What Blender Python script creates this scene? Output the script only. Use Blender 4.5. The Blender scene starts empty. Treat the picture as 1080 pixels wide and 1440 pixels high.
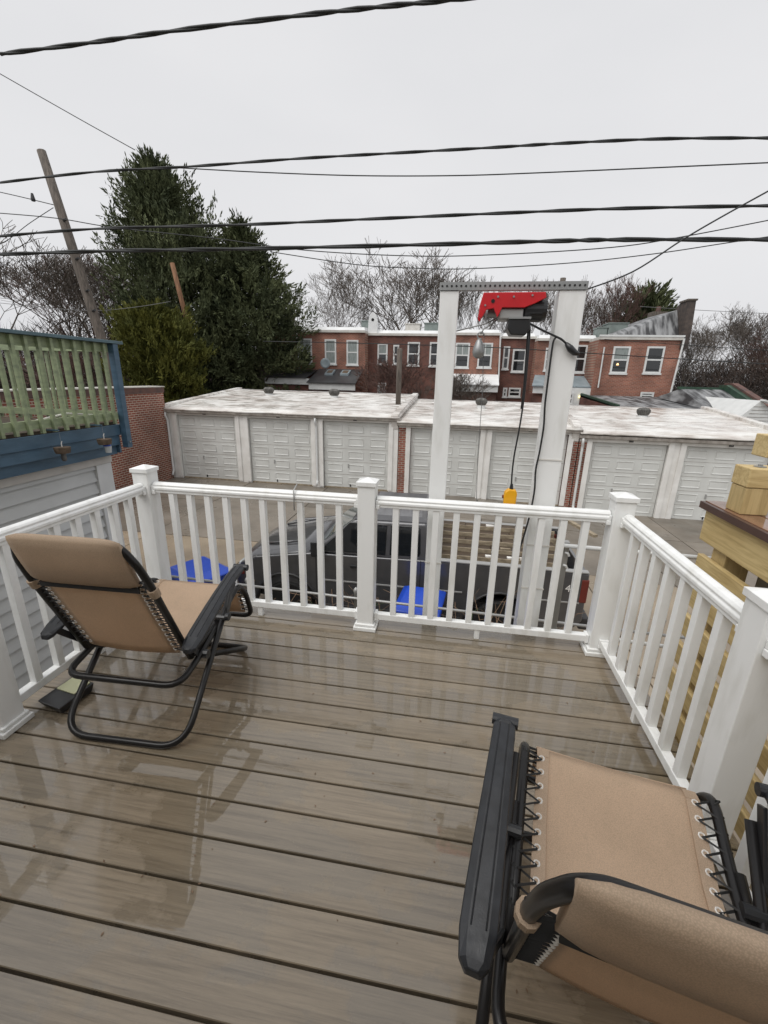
import bpy, bmesh, math, random
import numpy as np
from mathutils import Vector, Matrix
random.seed(7); rng = np.random.default_rng(7)
S = bpy.context.scene
COL = S.collection
R_ = math.radians

# ------------------------------------------------------------------ camera
F, CX, CY, EYE = 608.0, 540.0, 720.0, 1.62
def _cam_rot():
    def r0(u, v): return np.array([u-CX, CY-v, -F])
    d = r0(642, 530); d /= np.linalg.norm(d)
    up = -r0(481, 2690); up /= np.linalg.norm(up)
    lat = -r0(-3600, 458); lat /= np.linalg.norm(lat)
    U, s, V = np.linalg.svd(np.array([lat, d, up]))
    return U @ V
RC = _cam_rot()
cd = bpy.data.cameras.new('camera'); cam = bpy.data.objects.new('camera', cd); COL.objects.link(cam)
cd.sensor_fit = 'VERTICAL'; cd.sensor_height = 24.0; cd.lens = 24.0*F/1440.0
cd.clip_start = 0.03; cd.clip_end = 900
M = Matrix([list(r) for r in RC]).to_4x4(); M.translation = Vector((0, 0, EYE))
cam.matrix_world = M
S.camera = cam
def ray(u, v): return RC @ np.array([u-CX, CY-v, -F])
def ony(u, v, y):
    r = ray(u, v); t = y/r[1]; return Vector((r[0]*t, y, EYE+r[2]*t))
def onz(u, v, z):
    r = ray(u, v); t = (z-EYE)/r[2]; return Vector((r[0]*t, r[1]*t, z))
def onx(u, v, x):
    r = ray(u, v); t = x/r[0]; return Vector((x, r[1]*t, EYE+r[2]*t))

# ------------------------------------------------------------------ world and light
S.render.engine = 'CYCLES'
S.view_settings.view_transform = 'Standard'; S.view_settings.look = 'None'
S.view_settings.exposure = 0.30; S.view_settings.gamma = 1.0
W = bpy.data.worlds.new('World'); S.world = W; W.use_nodes = True
nt = W.node_tree; bg = nt.nodes['Background']
SUN_EL, SUN_ROT = R_(56), R_(-140)
sky = nt.nodes.new('ShaderNodeTexSky'); sky.sky_type = 'NISHITA'; sky.sun_disc = False
sky.sun_elevation = SUN_EL; sky.sun_rotation = SUN_ROT; sky.dust_density = 5; sky.air_density = 1
hs = nt.nodes.new('ShaderNodeHueSaturation'); hs.inputs['Saturation'].default_value = 0.08
tcw = nt.nodes.new('ShaderNodeTexCoord')
nzw = nt.nodes.new('ShaderNodeTexNoise'); nzw.inputs['Scale'].default_value = 1.6; nzw.inputs['Detail'].default_value = 4
mpw = nt.nodes.new('ShaderNodeMapping'); mpw.inputs['Scale'].default_value = (1, 1, 2.5)
rmw = nt.nodes.new('ShaderNodeValToRGB')
rmw.color_ramp.elements[0].position = .3; rmw.color_ramp.elements[0].color = (6.7, 6.75, 6.95, 1)
rmw.color_ramp.elements[1].position = .7; rmw.color_ramp.elements[1].color = (7.3, 7.3, 7.45, 1)
mxw = nt.nodes.new('ShaderNodeMix'); mxw.data_type = 'RGBA'; mxw.inputs['Factor'].default_value = 0.88
nt.links.new(sky.outputs[0], hs.inputs['Color'])
nt.links.new(tcw.outputs['Generated'], mpw.inputs[0]); nt.links.new(mpw.outputs[0], nzw.inputs['Vector'])
nt.links.new(nzw.outputs['Fac'], rmw.inputs[0])
nt.links.new(hs.outputs[0], mxw.inputs['A']); nt.links.new(rmw.outputs[0], mxw.inputs['B'])
nt.links.new(mxw.outputs['Result'], bg.inputs['Color']); bg.inputs['Strength'].default_value = 0.096
sl = bpy.data.lights.new('sun', 'SUN'); sun = bpy.data.objects.new('sun', sl); COL.objects.link(sun)
sl.energy = 1.5; sl.angle = R_(50); sl.color = (1, .975, .94)
sun.rotation_euler = (math.pi/2-SUN_EL, 0, math.pi-SUN_ROT)
sun.location = (0, 0, 30)

# ------------------------------------------------------------------ materials
def _new(name):
    m = bpy.data.materials.new(name); m.use_nodes = True
    return m, m.node_tree, m.node_tree.nodes['Principled BSDF']
def N(t, ty, **kw):
    n = t.nodes.new(ty)
    for k, v in kw.items():
        if k.startswith('_'): setattr(n, k[1:], v)
        else: n.inputs[k.replace('__', ' ')].default_value = v
    return n
def ramp(t, src, stops):
    r = t.nodes.new('ShaderNodeValToRGB'); cr = r.color_ramp
    while len(cr.elements) < len(stops): cr.elements.new(.5)
    for e, (p, c) in zip(cr.elements, stops):
        e.position = p; e.color = (*c, 1) if not isinstance(c, (int, float)) else (c, c, c, 1)
    t.links.new(src, r.inputs[0]); return r.outputs[0]
def wpos(t, scale=(1, 1, 1), obj=False):
    if obj: s = t.nodes.new('ShaderNodeTexCoord').outputs['Object']
    else: s = t.nodes.new('ShaderNodeNewGeometry').outputs['Position']
    mp = t.nodes.new('ShaderNodeMapping'); mp.inputs['Scale'].default_value = scale
    t.links.new(s, mp.inputs[0]); return mp.outputs[0]
def mat(name, c1, c2=None, rough=.5, scale=3, stretch=(1, 1, 1), detail=5, metal=0, bump=0, bscale=None, lo=.35, hi=.65, rr=None, spec=.5, emit=None, vary=0):
    m, t, b = _new(name)
    c2 = c2 or tuple(x*.8 for x in c1)
    v = wpos(t, stretch)
    nz = N(t, 'ShaderNodeTexNoise', Scale=scale, Detail=detail); t.links.new(v, nz.inputs['Vector'])
    c = ramp(t, nz.outputs['Fac'], [(lo, c2), (hi, c1)])
    if vary:
        oi = t.nodes.new('ShaderNodeObjectInfo')
        mr = N(t, 'ShaderNodeMapRange', To__Min=1-vary, To__Max=1+vary); t.links.new(oi.outputs['Random'], mr.inputs['Value'])
        hsv = t.nodes.new('ShaderNodeHueSaturation'); t.links.new(mr.outputs[0], hsv.inputs['Value']); t.links.new(c, hsv.inputs['Color']); c = hsv.outputs[0]
    t.links.new(c, b.inputs['Base Color'])
    b.inputs['Roughness'].default_value = rough; b.inputs['Metallic'].default_value = metal
    b.inputs['Specular IOR Level'].default_value = spec
    if rr:
        n2 = N(t, 'ShaderNodeTexNoise', Scale=scale*1.7, Detail=3); t.links.new(wpos(t), n2.inputs['Vector'])
        t.links.new(ramp(t, n2.outputs['Fac'], [(.35, rr[0]), (.65, rr[1])]), b.inputs['Roughness'])
    if bump:
        n3 = N(t, 'ShaderNodeTexNoise', Scale=bscale or scale*6, Detail=6); t.links.new(v, n3.inputs['Vector'])
        bp = N(t, 'ShaderNodeBump', Strength=bump, Distance=.01); t.links.new(n3.outputs['Fac'], bp.inputs['Height']); t.links.new(bp.outputs[0], b.inputs['Normal'])
    if emit:
        b.inputs['Emission Color'].default_value = (*emit[0], 1); b.inputs['Emission Strength'].default_value = emit[1]
    return m
def brick_mat(name, axis, c1, c2, mortar, bw=.21, bh=.075, ms=.011, stain=.5):
    m, t, b = _new(name)
    g = t.nodes.new('ShaderNodeNewGeometry'); sp = t.nodes.new('ShaderNodeSeparateXYZ'); t.links.new(g.outputs['Position'], sp.inputs[0])
    cb = t.nodes.new('ShaderNodeCombineXYZ')
    t.links.new(sp.outputs['X' if axis == 'x' else 'Y'], cb.inputs[0]); t.links.new(sp.outputs['Z'], cb.inputs[1])
    br = N(t, 'ShaderNodeTexBrick', Scale=1.0, Mortar__Size=ms, Mortar__Smooth=.2, Bias=0, Brick__Width=bw, Row__Height=bh)
    br.inputs['Color1'].default_value = (*c1, 1); br.inputs['Color2'].default_value = (*c2, 1); br.inputs['Mortar'].default_value = (*mortar, 1)
    t.links.new(cb.outputs[0], br.inputs['Vector'])
    nz = N(t, 'ShaderNodeTexNoise', Scale=.9, Detail=6); t.links.new(g.outputs['Position'], nz.inputs['Vector'])
    st = ramp(t, nz.outputs['Fac'], [(.3, 1-stain), (.7, 1.1)])
    mx = t.nodes.new('ShaderNodeMix'); mx.data_type = 'RGBA'; mx.blend_type = 'MULTIPLY'; mx.inputs['Factor'].default_value = 1
    t.links.new(br.outputs['Color'], mx.inputs['A']); t.links.new(st, mx.inputs['B'])
    t.links.new(mx.outputs['Result'], b.inputs['Base Color'])
    b.inputs['Roughness'].default_value = .75
    bp = N(t, 'ShaderNodeBump', Strength=.6, Distance=.01); bp.invert = True; t.links.new(br.outputs['Fac'], bp.inputs['Height']); t.links.new(bp.outputs[0], b.inputs['Normal'])
    return m
def deck_mat(name, c1, c2, wet=True):
    m, t, b = _new(name)
    v = wpos(t, (1.0, 26, 26))
    oi = t.nodes.new('ShaderNodeObjectInfo')
    ad = t.nodes.new('ShaderNodeVectorMath'); ad.operation = 'ADD'; t.links.new(v, ad.inputs[0]); t.links.new(oi.outputs['Random'], ad.inputs[1])
    nz = N(t, 'ShaderNodeTexNoise', Scale=2.6, Detail=10, Roughness=.72); t.links.new(ad.outputs[0], nz.inputs['Vector'])
    c = ramp(t, nz.outputs['Fac'], [(.25, tuple(x*.85 for x in c2)), (.5, tuple((x+z)/2 for x, z in zip(c1, c2))), (.78, c1)])
    n2 = N(t, 'ShaderNodeTexNoise', Scale=1.7, Detail=6, Roughness=.6); t.links.new(wpos(t, (1, 1.5, 1)), n2.inputs['Vector'])
    wetf = ramp(t, n2.outputs['Fac'], [(.47, 0.0), (.50, 1.0)])
    mr = N(t, 'ShaderNodeMapRange', To__Min=.88, To__Max=1.12); t.links.new(oi.outputs['Random'], mr.inputs['Value'])
    hsv = t.nodes.new('ShaderNodeHueSaturation'); t.links.new(mr.outputs[0], hsv.inputs['Value']); t.links.new(c, hsv.inputs['Color'])
    mx = t.nodes.new('ShaderNodeMix'); mx.data_type = 'RGBA'; mx.blend_type = 'MULTIPLY'; t.links.new(wetf, mx.inputs['Factor'])
    t.links.new(hsv.outputs[0], mx.inputs['A']); mx.inputs['B'].default_value = (.80, .80, .78, 1)
    t.links.new(mx.outputs['Result'], b.inputs['Base Color'])
    t.links.new(ramp(t, wetf, [(0, .36), (1, .26)]), b.inputs['Roughness'])
    b.inputs['Specular IOR Level'].default_value = .35
    t.links.new(ramp(t, wetf, [(0, .55), (1, 1.0)]), b.inputs['Coat Weight']); t.links.new(ramp(t, wetf, [(0, .10), (1, .018)]), b.inputs['Coat Roughness']); b.inputs['Coat IOR'].default_value = 1.75
    n3 = N(t, 'ShaderNodeTexNoise', Scale=3.5, Detail=4); t.links.new(wpos(t, (1, 9, 1)), n3.inputs['Vector'])
    bp = N(t, 'ShaderNodeBump', Strength=.3, Distance=.006); t.links.new(nz.outputs['Fac'], bp.inputs['Height'])
    t.links.new(bp.outputs[0], b.inputs['Normal'])
    n4 = N(t, 'ShaderNodeBump', Strength=.022, Distance=.006); t.links.new(n3.outputs['Fac'], n4.inputs['Height']); t.links.new(n4.outputs[0], b.inputs['Coat Normal'])
    return m
def wood_mat(name, c1, c2, axis='y', rough=.55, wet=0):
    st = {'y': (14, .9, 14), 'x': (.9, 14, 14), 'z': (14, 14, .9)}[axis]
    m, t, b = _new(name)
    nz = N(t, 'ShaderNodeTexNoise', Scale=1.9, Detail=8, Roughness=.62, Distortion=1.6); t.links.new(wpos(t, st), nz.inputs['Vector'])
    c = ramp(t, nz.outputs['Fac'], [(.25, c2), (.6, c1), (.85, tuple(x*.8 for x in c1))])
    n2 = N(t, 'ShaderNodeTexNoise', Scale=2.2, Detail=3); t.links.new(wpos(t), n2.inputs['Vector'])
    mx = t.nodes.new('ShaderNodeMix'); mx.data_type = 'RGBA'; mx.blend_type = 'MULTIPLY'
    t.links.new(ramp(t, n2.outputs['Fac'], [(.4, 0.0), (.7, .6)]), mx.inputs['Factor']); t.links.new(c, mx.inputs['A']); mx.inputs['B'].default_value = (.7, .62, .5, 1)
    t.links.new(mx.outputs['Result'], b.inputs['Base Color']); b.inputs['Roughness'].default_value = rough
    bp = N(t, 'ShaderNodeBump', Strength=.2, Distance=.005); t.links.new(nz.outputs['Fac'], bp.inputs['Height']); t.links.new(bp.outputs[0], b.inputs['Normal'])
    return m
def plain(name, c, rough=.5, metal=0, spec=.5, coat=0):
    m, t, b = _new(name)
    nz = N(t, 'ShaderNodeTexNoise', Scale=9, Detail=4); t.links.new(wpos(t), nz.inputs['Vector'])
    t.links.new(ramp(t, nz.outputs['Fac'], [(.3, tuple(x*.85 for x in c)), (.7, c)]), b.inputs['Base Color'])
    b.inputs['Roughness'].default_value = rough; b.inputs['Metallic'].default_value = metal; b.inputs['Specular IOR Level'].default_value = spec
    b.inputs['Coat Weight'].default_value = coat; b.inputs['Coat Roughness'].default_value = .05
    return m
def fabric_mat(name, c1, c2):
    m, t, b = _new(name)
    v = wpos(t, (1, 1, 1), obj=True)
    n1 = N(t, 'ShaderNodeTexNoise', Scale=5, Detail=8, Roughness=.65); t.links.new(v, n1.inputs['Vector'])
    n2 = N(t, 'ShaderNodeTexNoise', Scale=2.2, Detail=3); t.links.new(v, n2.inputs['Vector'])
    wv = N(t, 'ShaderNodeTexVoronoi', Scale=420); t.links.new(v, wv.inputs['Vector'])
    c = ramp(t, n1.outputs['Fac'], [(.3, c2), (.62, c1)])
    sp = ramp(t, n1.outputs['Fac'], [(.27, (.72, .68, .62)), (.31, (1, 1, 1))])
    mx = t.nodes.new('ShaderNodeMix'); mx.data_type = 'RGBA'; mx.blend_type = 'MULTIPLY'; mx.inputs['Factor'].default_value = .8
    t.links.new(c, mx.inputs['A']); t.links.new(sp, mx.inputs['B'])
    mw = t.nodes.new('ShaderNodeMix'); mw.data_type = 'RGBA'; mw.blend_type = 'MULTIPLY'; mw.inputs['Factor'].default_value = .35
    t.links.new(mx.outputs['Result'], mw.inputs['A']); t.links.new(ramp(t, wv.outputs['Distance'], [(.2, 1.0), (.7, .45)]), mw.inputs['B'])
    t.links.new(mw.outputs['Result'], b.inputs['Base Color']); b.inputs['Roughness'].default_value = .7
    b1 = N(t, 'ShaderNodeBump', Strength=.5, Distance=.03); t.links.new(n2.outputs['Fac'], b1.inputs['Height'])
    b2 = N(t, 'ShaderNodeBump', Strength=.12, Distance=.002); t.links.new(wv.outputs['Distance'], b2.inputs['Height']); t.links.new(b1.outputs[0], b2.inputs['Normal'])
    t.links.new(b2.outputs[0], b.inputs['Normal'])
    tl = t.nodes.new('ShaderNodeBsdfTranslucent'); t.links.new(mw.outputs['Result'], tl.inputs['Color'])
    ms = t.nodes.new('ShaderNodeMixShader'); ms.inputs[0].default_value = .42
    t.links.new(b.outputs[0], ms.inputs[1]); t.links.new(tl.outputs[0], ms.inputs[2]); t.links.new(ms.outputs[0], t.nodes['Material Output'].inputs['Surface'])
    return m
def rooffab(name):
    m, t, b = _new(name)
    n1 = N(t, 'ShaderNodeTexNoise', Scale=.7, Detail=8, Roughness=.68); t.links.new(wpos(t, (1, 1.5, 1)), n1.inputs['Vector'])
    n2 = N(t, 'ShaderNodeTexNoise', Scale=2.6, Detail=6); t.links.new(wpos(t, (.6, 1.6, 1)), n2.inputs['Vector'])
    a = ramp(t, n1.outputs['Fac'], [(.30, (.36, .31, .275)), (.43, (.60, .565, .53)), (.56, (.76, .75, .72))])
    d = ramp(t, n2.outputs['Fac'], [(.36, (.76, .73, .70)), (.55, (1, 1, 1))])
    mx = t.nodes.new('ShaderNodeMix'); mx.data_type = 'RGBA'; mx.blend_type = 'MULTIPLY'; mx.inputs['Factor'].default_value = .9
    t.links.new(a, mx.inputs['A']); t.links.new(d, mx.inputs['B']); t.links.new(mx.outputs['Result'], b.inputs['Base Color'])
    t.links.new(ramp(t, n2.outputs['Fac'], [(.4, .18), (.65, .6)]), b.inputs['Roughness'])
    bp = N(t, 'ShaderNodeBump', Strength=.4, Distance=.02); t.links.new(n2.outputs['Fac'], bp.inputs['Height']); t.links.new(bp.outputs[0], b.inputs['Normal'])
    return m
X = dict(
 vinyl=mat('vinyl_white', (.86, .87, .86), (.74, .745, .72), .3, 5, stretch=(3, 3, .7), detail=8, lo=.28, hi=.5, bump=.03, bscale=40),
 deck=deck_mat('deck_composite', (.30, .245, .175), (.135, .108, .076)),
 deckgap=plain('deck_joist_dark', (.03, .022, .018), .8),
 concrete=mat('alley_concrete', (.34, .275, .195), (.23, .185, .135), .5, .9, detail=8, bump=.15, bscale=30, rr=(.25, .6), vary=.12),
 concrete2=mat('alley_concrete_grey', (.22, .19, .155), (.15, .13, .105), .5, .9, detail=8, bump=.15, bscale=30, rr=(.25, .6), vary=.12),
 soil=mat('ground_soil', (.10, .085, .05), (.055, .05, .035), .9, .4, detail=8, bump=.5),
 gdoor=mat('garage_door_paint', (.66, .67, .645), (.57, .575, .55), .45, 1.6, detail=8),
 gtrim=mat('garage_trim_paint', (.82, .81, .78), (.70, .685, .65), .5, 2.5, detail=7),
 gutter=mat('gutter_metal', (.40, .37, .335), (.24, .215, .19), .4, 2, stretch=(3, 1, 1)),  # brownish metal, darkened further for the shading below the roof edge
 roof=rooffab('garage_roof_membrane'),
 brickx=brick_mat('garage_brick_x', 'x', (.33, .095, .06), (.24, .07, .045), (.40, .35, .29)),
 bricky=brick_mat('wall_brick_y', 'y', (.30, .085, .05), (.21, .058, .036), (.50, .43, .35)),
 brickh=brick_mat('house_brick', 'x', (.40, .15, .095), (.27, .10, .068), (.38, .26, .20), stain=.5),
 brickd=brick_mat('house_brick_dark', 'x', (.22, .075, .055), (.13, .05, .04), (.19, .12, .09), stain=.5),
 brickp=mat('parapet_brick', (.14, .07, .055), (.08, .05, .045), .8, 4),
 brickk=mat('dark_firewall', (.085, .065, .055), (.045, .037, .034), .85, 5, detail=7),
 coping=mat('coping_white', (.62, .60, .56), (.5, .48, .44), .5, 3),
 siding=mat('siding_grey', (.56, .57, .56), (.49, .50, .49), .45, 2, vary=.03),
 cap=mat('white_trim', (.70, .71, .70), (.62, .63, .62), .5, 3),
 green=mat('green_paint', (.29, .345, .20), (.19, .225, .14), .6, 6, stretch=(1, 1, 3), detail=8, lo=.3, hi=.6, vary=.1),
 blue=mat('blue_paint', (.075, .14, .205), (.05, .10, .15), .45, 3, stretch=(1, 1, 4), detail=7, bump=.1),
 bluer=mat('blue_rail_paint', (.10, .17, .20), (.07, .12, .14), .4, 3),
 black=plain('black_plastic', (.022, .023, .025), .33),
 arm=mat('armrest_black_plastic', (.022, .024, .028), (.013, .014, .016), .4, 25, detail=4, bump=.06, bscale=300, rr=(.3, .5)),
 tube=plain('black_steel_tube', (.010, .009, .009), .30, spec=.4),
 fabric=fabric_mat('tan_mesh_fabric', (.74, .56, .40), (.65, .49, .345)),
 fabricd=fabric_mat('tan_pillow_fabric', (.68, .52, .375), (.60, .455, .325)),
 cord=plain('black_cord', (.02, .02, .02), .7),
 eyelet=plain('white_eyelet', (.8, .78, .74), .4),
 steel=plain('galvanised_steel', (.36, .37, .37), .45, .6),
 hole=plain('hole_dark', (.02, .02, .02), .9),
 red=plain('red_paint', (.60, .012, .02), .32, coat=.4),
 yellow=plain('yellow_plastic', (.85, .42, .01), .35),
 alum=plain('cast_aluminium', (.42, .42, .41), .45, .4),
 bin=plain('blue_bin_plastic', (.012, .07, .52), .3, spec=.6),
 truck=plain('truck_grey_paint', (.105, .105, .11), .28, .4, coat=.8),
 truckd=plain('truck_lower_trim', (.035, .035, .036), .45),
 chrome=plain('chrome', (.6, .6, .6), .12, 1),
 glass=plain('dark_glass', (.012, .014, .016), .04, spec=.9),
 wglass=plain('windscreen_glass', (.03, .05, .048), .03, spec=1),
 rubber=plain('tyre_rubber', (.012, .012, .012), .75),
 plank=mat('old_plank_brown', (.095, .064, .037), (.04, .028, .018), .7, 3, stretch=(2, 8, 8), detail=8, lo=.3, hi=.7, vary=.2),
 planke=mat('plank_pale_edge', (.36, .30, .21), (.20, .16, .11), .7, 5, stretch=(2, 4, 4), detail=6),
 ply=wood_mat('treated_pine_y', (.68, .53, .26), (.40, .28, .11), 'y'),
 plx=wood_mat('treated_pine_x', (.70, .55, .28), (.42, .30, .125), 'x'),
 plz=wood_mat('treated_pine_z', (.62, .48, .24), (.36, .26, .11), 'z'),
 brown=mat('brown_deck_board', (.24, .13, .08), (.15, .08, .05), .2, 2, stretch=(6, 1, 1), rr=(.06, .25)),
 browne=plain('dark_fascia_edge', (.09, .05, .04), .4),
 pole=mat('weathered_pole', (.155, .13, .11), (.07, .06, .05), .85, 4, stretch=(6, 6, .6), detail=7, bump=.3),
 polebr=mat('brown_pole', (.25, .13, .065), (.13, .065, .035), .85, 3, stretch=(6, 6, .6)),
 wire=plain('wire_black', (.018, .02, .02), .6),
 wirel=plain('wire_grey', (.16, .16, .16), .6),
 bark=mat('bare_bark', (.155, .13, .11), (.085, .072, .062), .9, 3),
 barkr=mat('reddish_twigs', (.13, .07, .055), (.075, .045, .038), .9, 3),
 leaf=mat('evergreen_leaf', (.125, .142, .068), (.040, .052, .026), .75, .6, detail=7, lo=.34, hi=.66, spec=.2),
 leafo=mat('olive_leaf', (.135, .135, .028), (.058, .068, .016), .75, 1.1, detail=7, lo=.32, hi=.66, spec=.2),
 brush=mat('winter_brush', (.072, .052, .042), (.026, .021, .019), .95, .35, detail=8),
 slate=mat('black_roofing', (.06, .06, .062), (.03, .03, .032), .4, 1, detail=6),
 tar=mat('silvered_roofing', (.27, .275, .28), (.03, .03, .032), .5, 1.6, stretch=(2.6, .5, .5), detail=9, lo=.40, hi=.60),
 white=mat('white_roof_coating', (.78, .79, .79), (.66, .67, .67), .45, 1.5),
 gbox=mat('grey_green_box', (.22, .26, .245), (.16, .19, .18), .6, 2),
 gtrimg=mat('green_trim', (.03, .075, .045), (.02, .045, .03), .5, 3),
 bay=mat('blue_grey_roof', (.26, .31, .33), (.19, .23, .25), .5, 2),
 vent=mat('turbine_vent_metal', (.14, .135, .125), (.07, .068, .062), .5, 8, metal=.4),
 coco=mat('coconut_brown', (.16, .115, .08), (.08, .055, .035), .85, 20, bump=.3),
 jar=plain('clear_jar', (.55, .58, .58), .1),
 curtain=mat('curtain_grey', (.30, .33, .32), (.2, .23, .22), .7, 4, stretch=(6, 6, 1)),
 lamp=mat('lamp_shade_lit', (.8, .5, .25), (.8, .45, .2), .6, emit=((1, .55, .25), 1.6)),
 lampw=mat('porch_lamp_lit', (.8, .7, .3), (.8, .7, .3), .6, emit=((1, .8, .35), 2.2)),
 teal=plain('teal_plastic', (.05, .35, .42), .4),
 paleyel=plain('pale_yellow_plastic', (.55, .56, .36), .5),
 redbrown=plain('old_red_lens', (.16, .03, .02), .4),
 twig=mat('dry_twigs', (.22, .14, .09), (.12, .08, .05), .9, 6),
 weed=mat('green_weeds', (.06, .10, .03), (.03, .05, .02), .8, 6),
 housew=mat('house_wall_pale', (.55, .53, .49), (.48, .46, .42), .8, 2),
 string=plain('white_string', (.75, .73, .68), .7),
)

# ------------------------------------------------------------------ mesh builder
WP = {}                      # world position of every object's origin (no rotation while building)
class MB:
    def __init__(s): s.v = []; s.f = []
    def add(s, v, f):
        n = len(s.v); s.v += [tuple(p) for p in v]; s.f += [tuple(i+n for i in q) for q in f]; return s
    def box(s, x0, x1, y0, y1, z0, z1):
        return s.add([(x0,y0,z0),(x1,y0,z0),(x1,y1,z0),(x0,y1,z0),(x0,y0,z1),(x1,y0,z1),(x1,y1,z1),(x0,y1,z1)],
                     [(3,2,1,0),(4,5,6,7),(0,1,5,4),(1,2,6,5),(2,3,7,6),(3,0,4,7)])
    def hexa(s, p):          # 8 points, bottom four then top four
        return s.add(p, [(3,2,1,0),(4,5,6,7),(0,1,5,4),(1,2,6,5),(2,3,7,6),(3,0,4,7)])
    def beam(s, a, b, w, h, up=(0, 0, 1)):
        a, b = Vector(a), Vector(b); d = (b-a).normalized(); u = Vector(up)
        r = d.cross(u).normalized()*w/2; q = r.cross(d).normalized()*h/2
        return s.hexa([a-r-q, a+r-q, b+r-q, b-r-q, a-r+q, a+r+q, b+r+q, b-r+q])
    def prism(s, poly, ax, a, b):     # poly of 2D points extruded along axis ax from a to b
        n = len(poly)
        def P(p, t):
            if ax == 'y': return (p[0], t, p[1])
            if ax == 'x': return (t, p[0], p[1])
            return (p[0], p[1], t)
        v = [P(p, a) for p in poly]+[P(p, b) for p in poly]
        f = [tuple(range(n)), tuple(range(2*n-1, n-1, -1))]+[(i, i+n, (i+1) % n+n, (i+1) % n) for i in range(n)]
        return s.add(v, f)
    def tube(s, pts, r, n=8, cap=True, rs=None):
        pts = [Vector(p) for p in pts]; v = []; f = []
        t0 = (pts[1]-pts[0]).normalized(); ref = Vector((0, 0, 1)) if abs(t0.z) < .9 else Vector((1, 0, 0))
        u = t0.cross(ref).normalized()
        for i, p in enumerate(pts):
            t = ((pts[min(i+1, len(pts)-1)]-pts[i]).normalized()+(pts[i]-pts[max(i-1, 0)]).normalized())
            t = t.normalized() if t.length > 1e-6 else t0
            u = (u-t*u.dot(t)).normalized(); w = t.cross(u); rr = rs[i] if rs else r
            for k in range(n):
                a = 2*math.pi*k/n; v.append(p+(u*math.cos(a)+w*math.sin(a))*rr)
        for i in range(len(pts)-1):
            for k in range(n): f.append((i*n+k, i*n+(k+1) % n, (i+1)*n+(k+1) % n, (i+1)*n+k))
        if cap: f.append(tuple(range(n-1, -1, -1))); f.append(tuple((len(pts)-1)*n+k for k in range(n)))
        return s.add(v, f)
    def lathe(s, prof, c, n=16, ax='z'):
        v = []; f = []
        for (r, h) in prof:
            for k in range(n):
                a = 2*math.pi*k/n; x, y = r*math.cos(a), r*math.sin(a)
                v.append({'z': (c[0]+x, c[1]+y, c[2]+h), 'y': (c[0]+x, c[1]+h, c[2]+y), 'x': (c[0]+h, c[1]+x, c[2]+y)}[ax])
        for i in range(len(prof)-1):
            for k in range(n): f.append((i*n+k, i*n+(k+1) % n, (i+1)*n+(k+1) % n, (i+1)*n+k))
        f.append(tuple(range(n-1, -1, -1))); f.append(tuple((len(prof)-1)*n+k for k in range(n)))
        return s.add(v, f)
    def build(s, name, m, parent=None, smooth=False, bevel=0, seg=2, origin=None):
        me = bpy.data.meshes.new(name)
        vs = np.array([tuple(p) for p in s.v], dtype=float)
        c = Vector(origin) if origin is not None else Vector(((vs.min(0)+vs.max(0))/2).tolist())
        if parent is None and origin is None: c.z = float(vs[:, 2].min())
        me.from_pydata([tuple(p) for p in (vs-np.array(c))], [], s.f)
        bm = bmesh.new(); bm.from_mesh(me); bmesh.ops.recalc_face_normals(bm, faces=bm.faces[:]); bm.to_mesh(me); bm.free()
        me.materials.append(X[m])
        if smooth: me.polygons.foreach_set('use_smooth', [True]*len(me.polygons))
        o = bpy.data.objects.new(name, me); COL.objects.link(o)
        WP[o] = c
        if parent is not None: o.parent = parent; o.location = c-WP[parent]
        else: o.location = c
        if bevel:
            b = o.modifiers.new('bevel', 'BEVEL'); b.width = bevel; b.segments = seg; b.limit_method = 'ANGLE'; b.angle_limit = R_(35)
            b.harden_normals = False
        return o
def raw(name, v, f, m, parent=None, smooth=False):
    me = bpy.data.meshes.new(name); v = np.asarray(v, dtype=np.float32); f = np.asarray(f, dtype=np.int32)
    k = f.shape[1]
    me.vertices.add(len(v)); me.vertices.foreach_set('co', v.ravel())
    me.loops.add(f.size); me.loops.foreach_set('vertex_index', f.ravel())
    me.polygons.add(len(f)); me.polygons.foreach_set('loop_start', np.arange(0, f.size, k, dtype=np.int32))
    me.polygons.foreach_set('loop_total', np.full(len(f), k, dtype=np.int32))
    me.update(calc_edges=True); me.materials.append(X[m])
    if smooth: me.polygons.foreach_set('use_smooth', [True]*len(me.polygons))
    o = bpy.data.objects.new(name, me); COL.objects.link(o); o.parent = parent
    WP[o] = (WP[parent].copy() if parent else Vector())
    return o
JOINED = ('back_lacing', 'seat_lacing', 'footrest_lacing', 'eyelets', 'motor_fins', 'bolts', 'bolt', 'insulators', 'armrest_ridge', 'hood_crease', 'section_joints', 'number_strokes', 'siding_laps')
def tag(o, label=None, cat=None, group=None, kind=None):
    if label: o['label'] = label
    if cat: o['category'] = cat
    if group: o['group'] = group
    if kind: o['kind'] = kind
    return o
def thing(name, loc, label, cat, group=None):
    o = bpy.data.objects.new(name, None); o.empty_display_size = .2; COL.objects.link(o)
    o.location = Vector(loc); WP[o] = Vector(loc); return tag(o, label, cat, group)
def dup(o, parent=None, off=None):
    c = o.copy(); COL.objects.link(c); c.parent = parent; WP[c] = WP[o].copy()
    for ch in list(o.children): dup(ch, c)
    return c
def inst(src, parent, delta=(0, 0, 0), label=None):      # a copy of a part, moved by delta
    c = src.copy(); COL.objects.link(c); c.parent = parent
    w = WP[src]+Vector(delta); WP[c] = w; c.location = w-WP[parent] if parent else w
    return c
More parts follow.
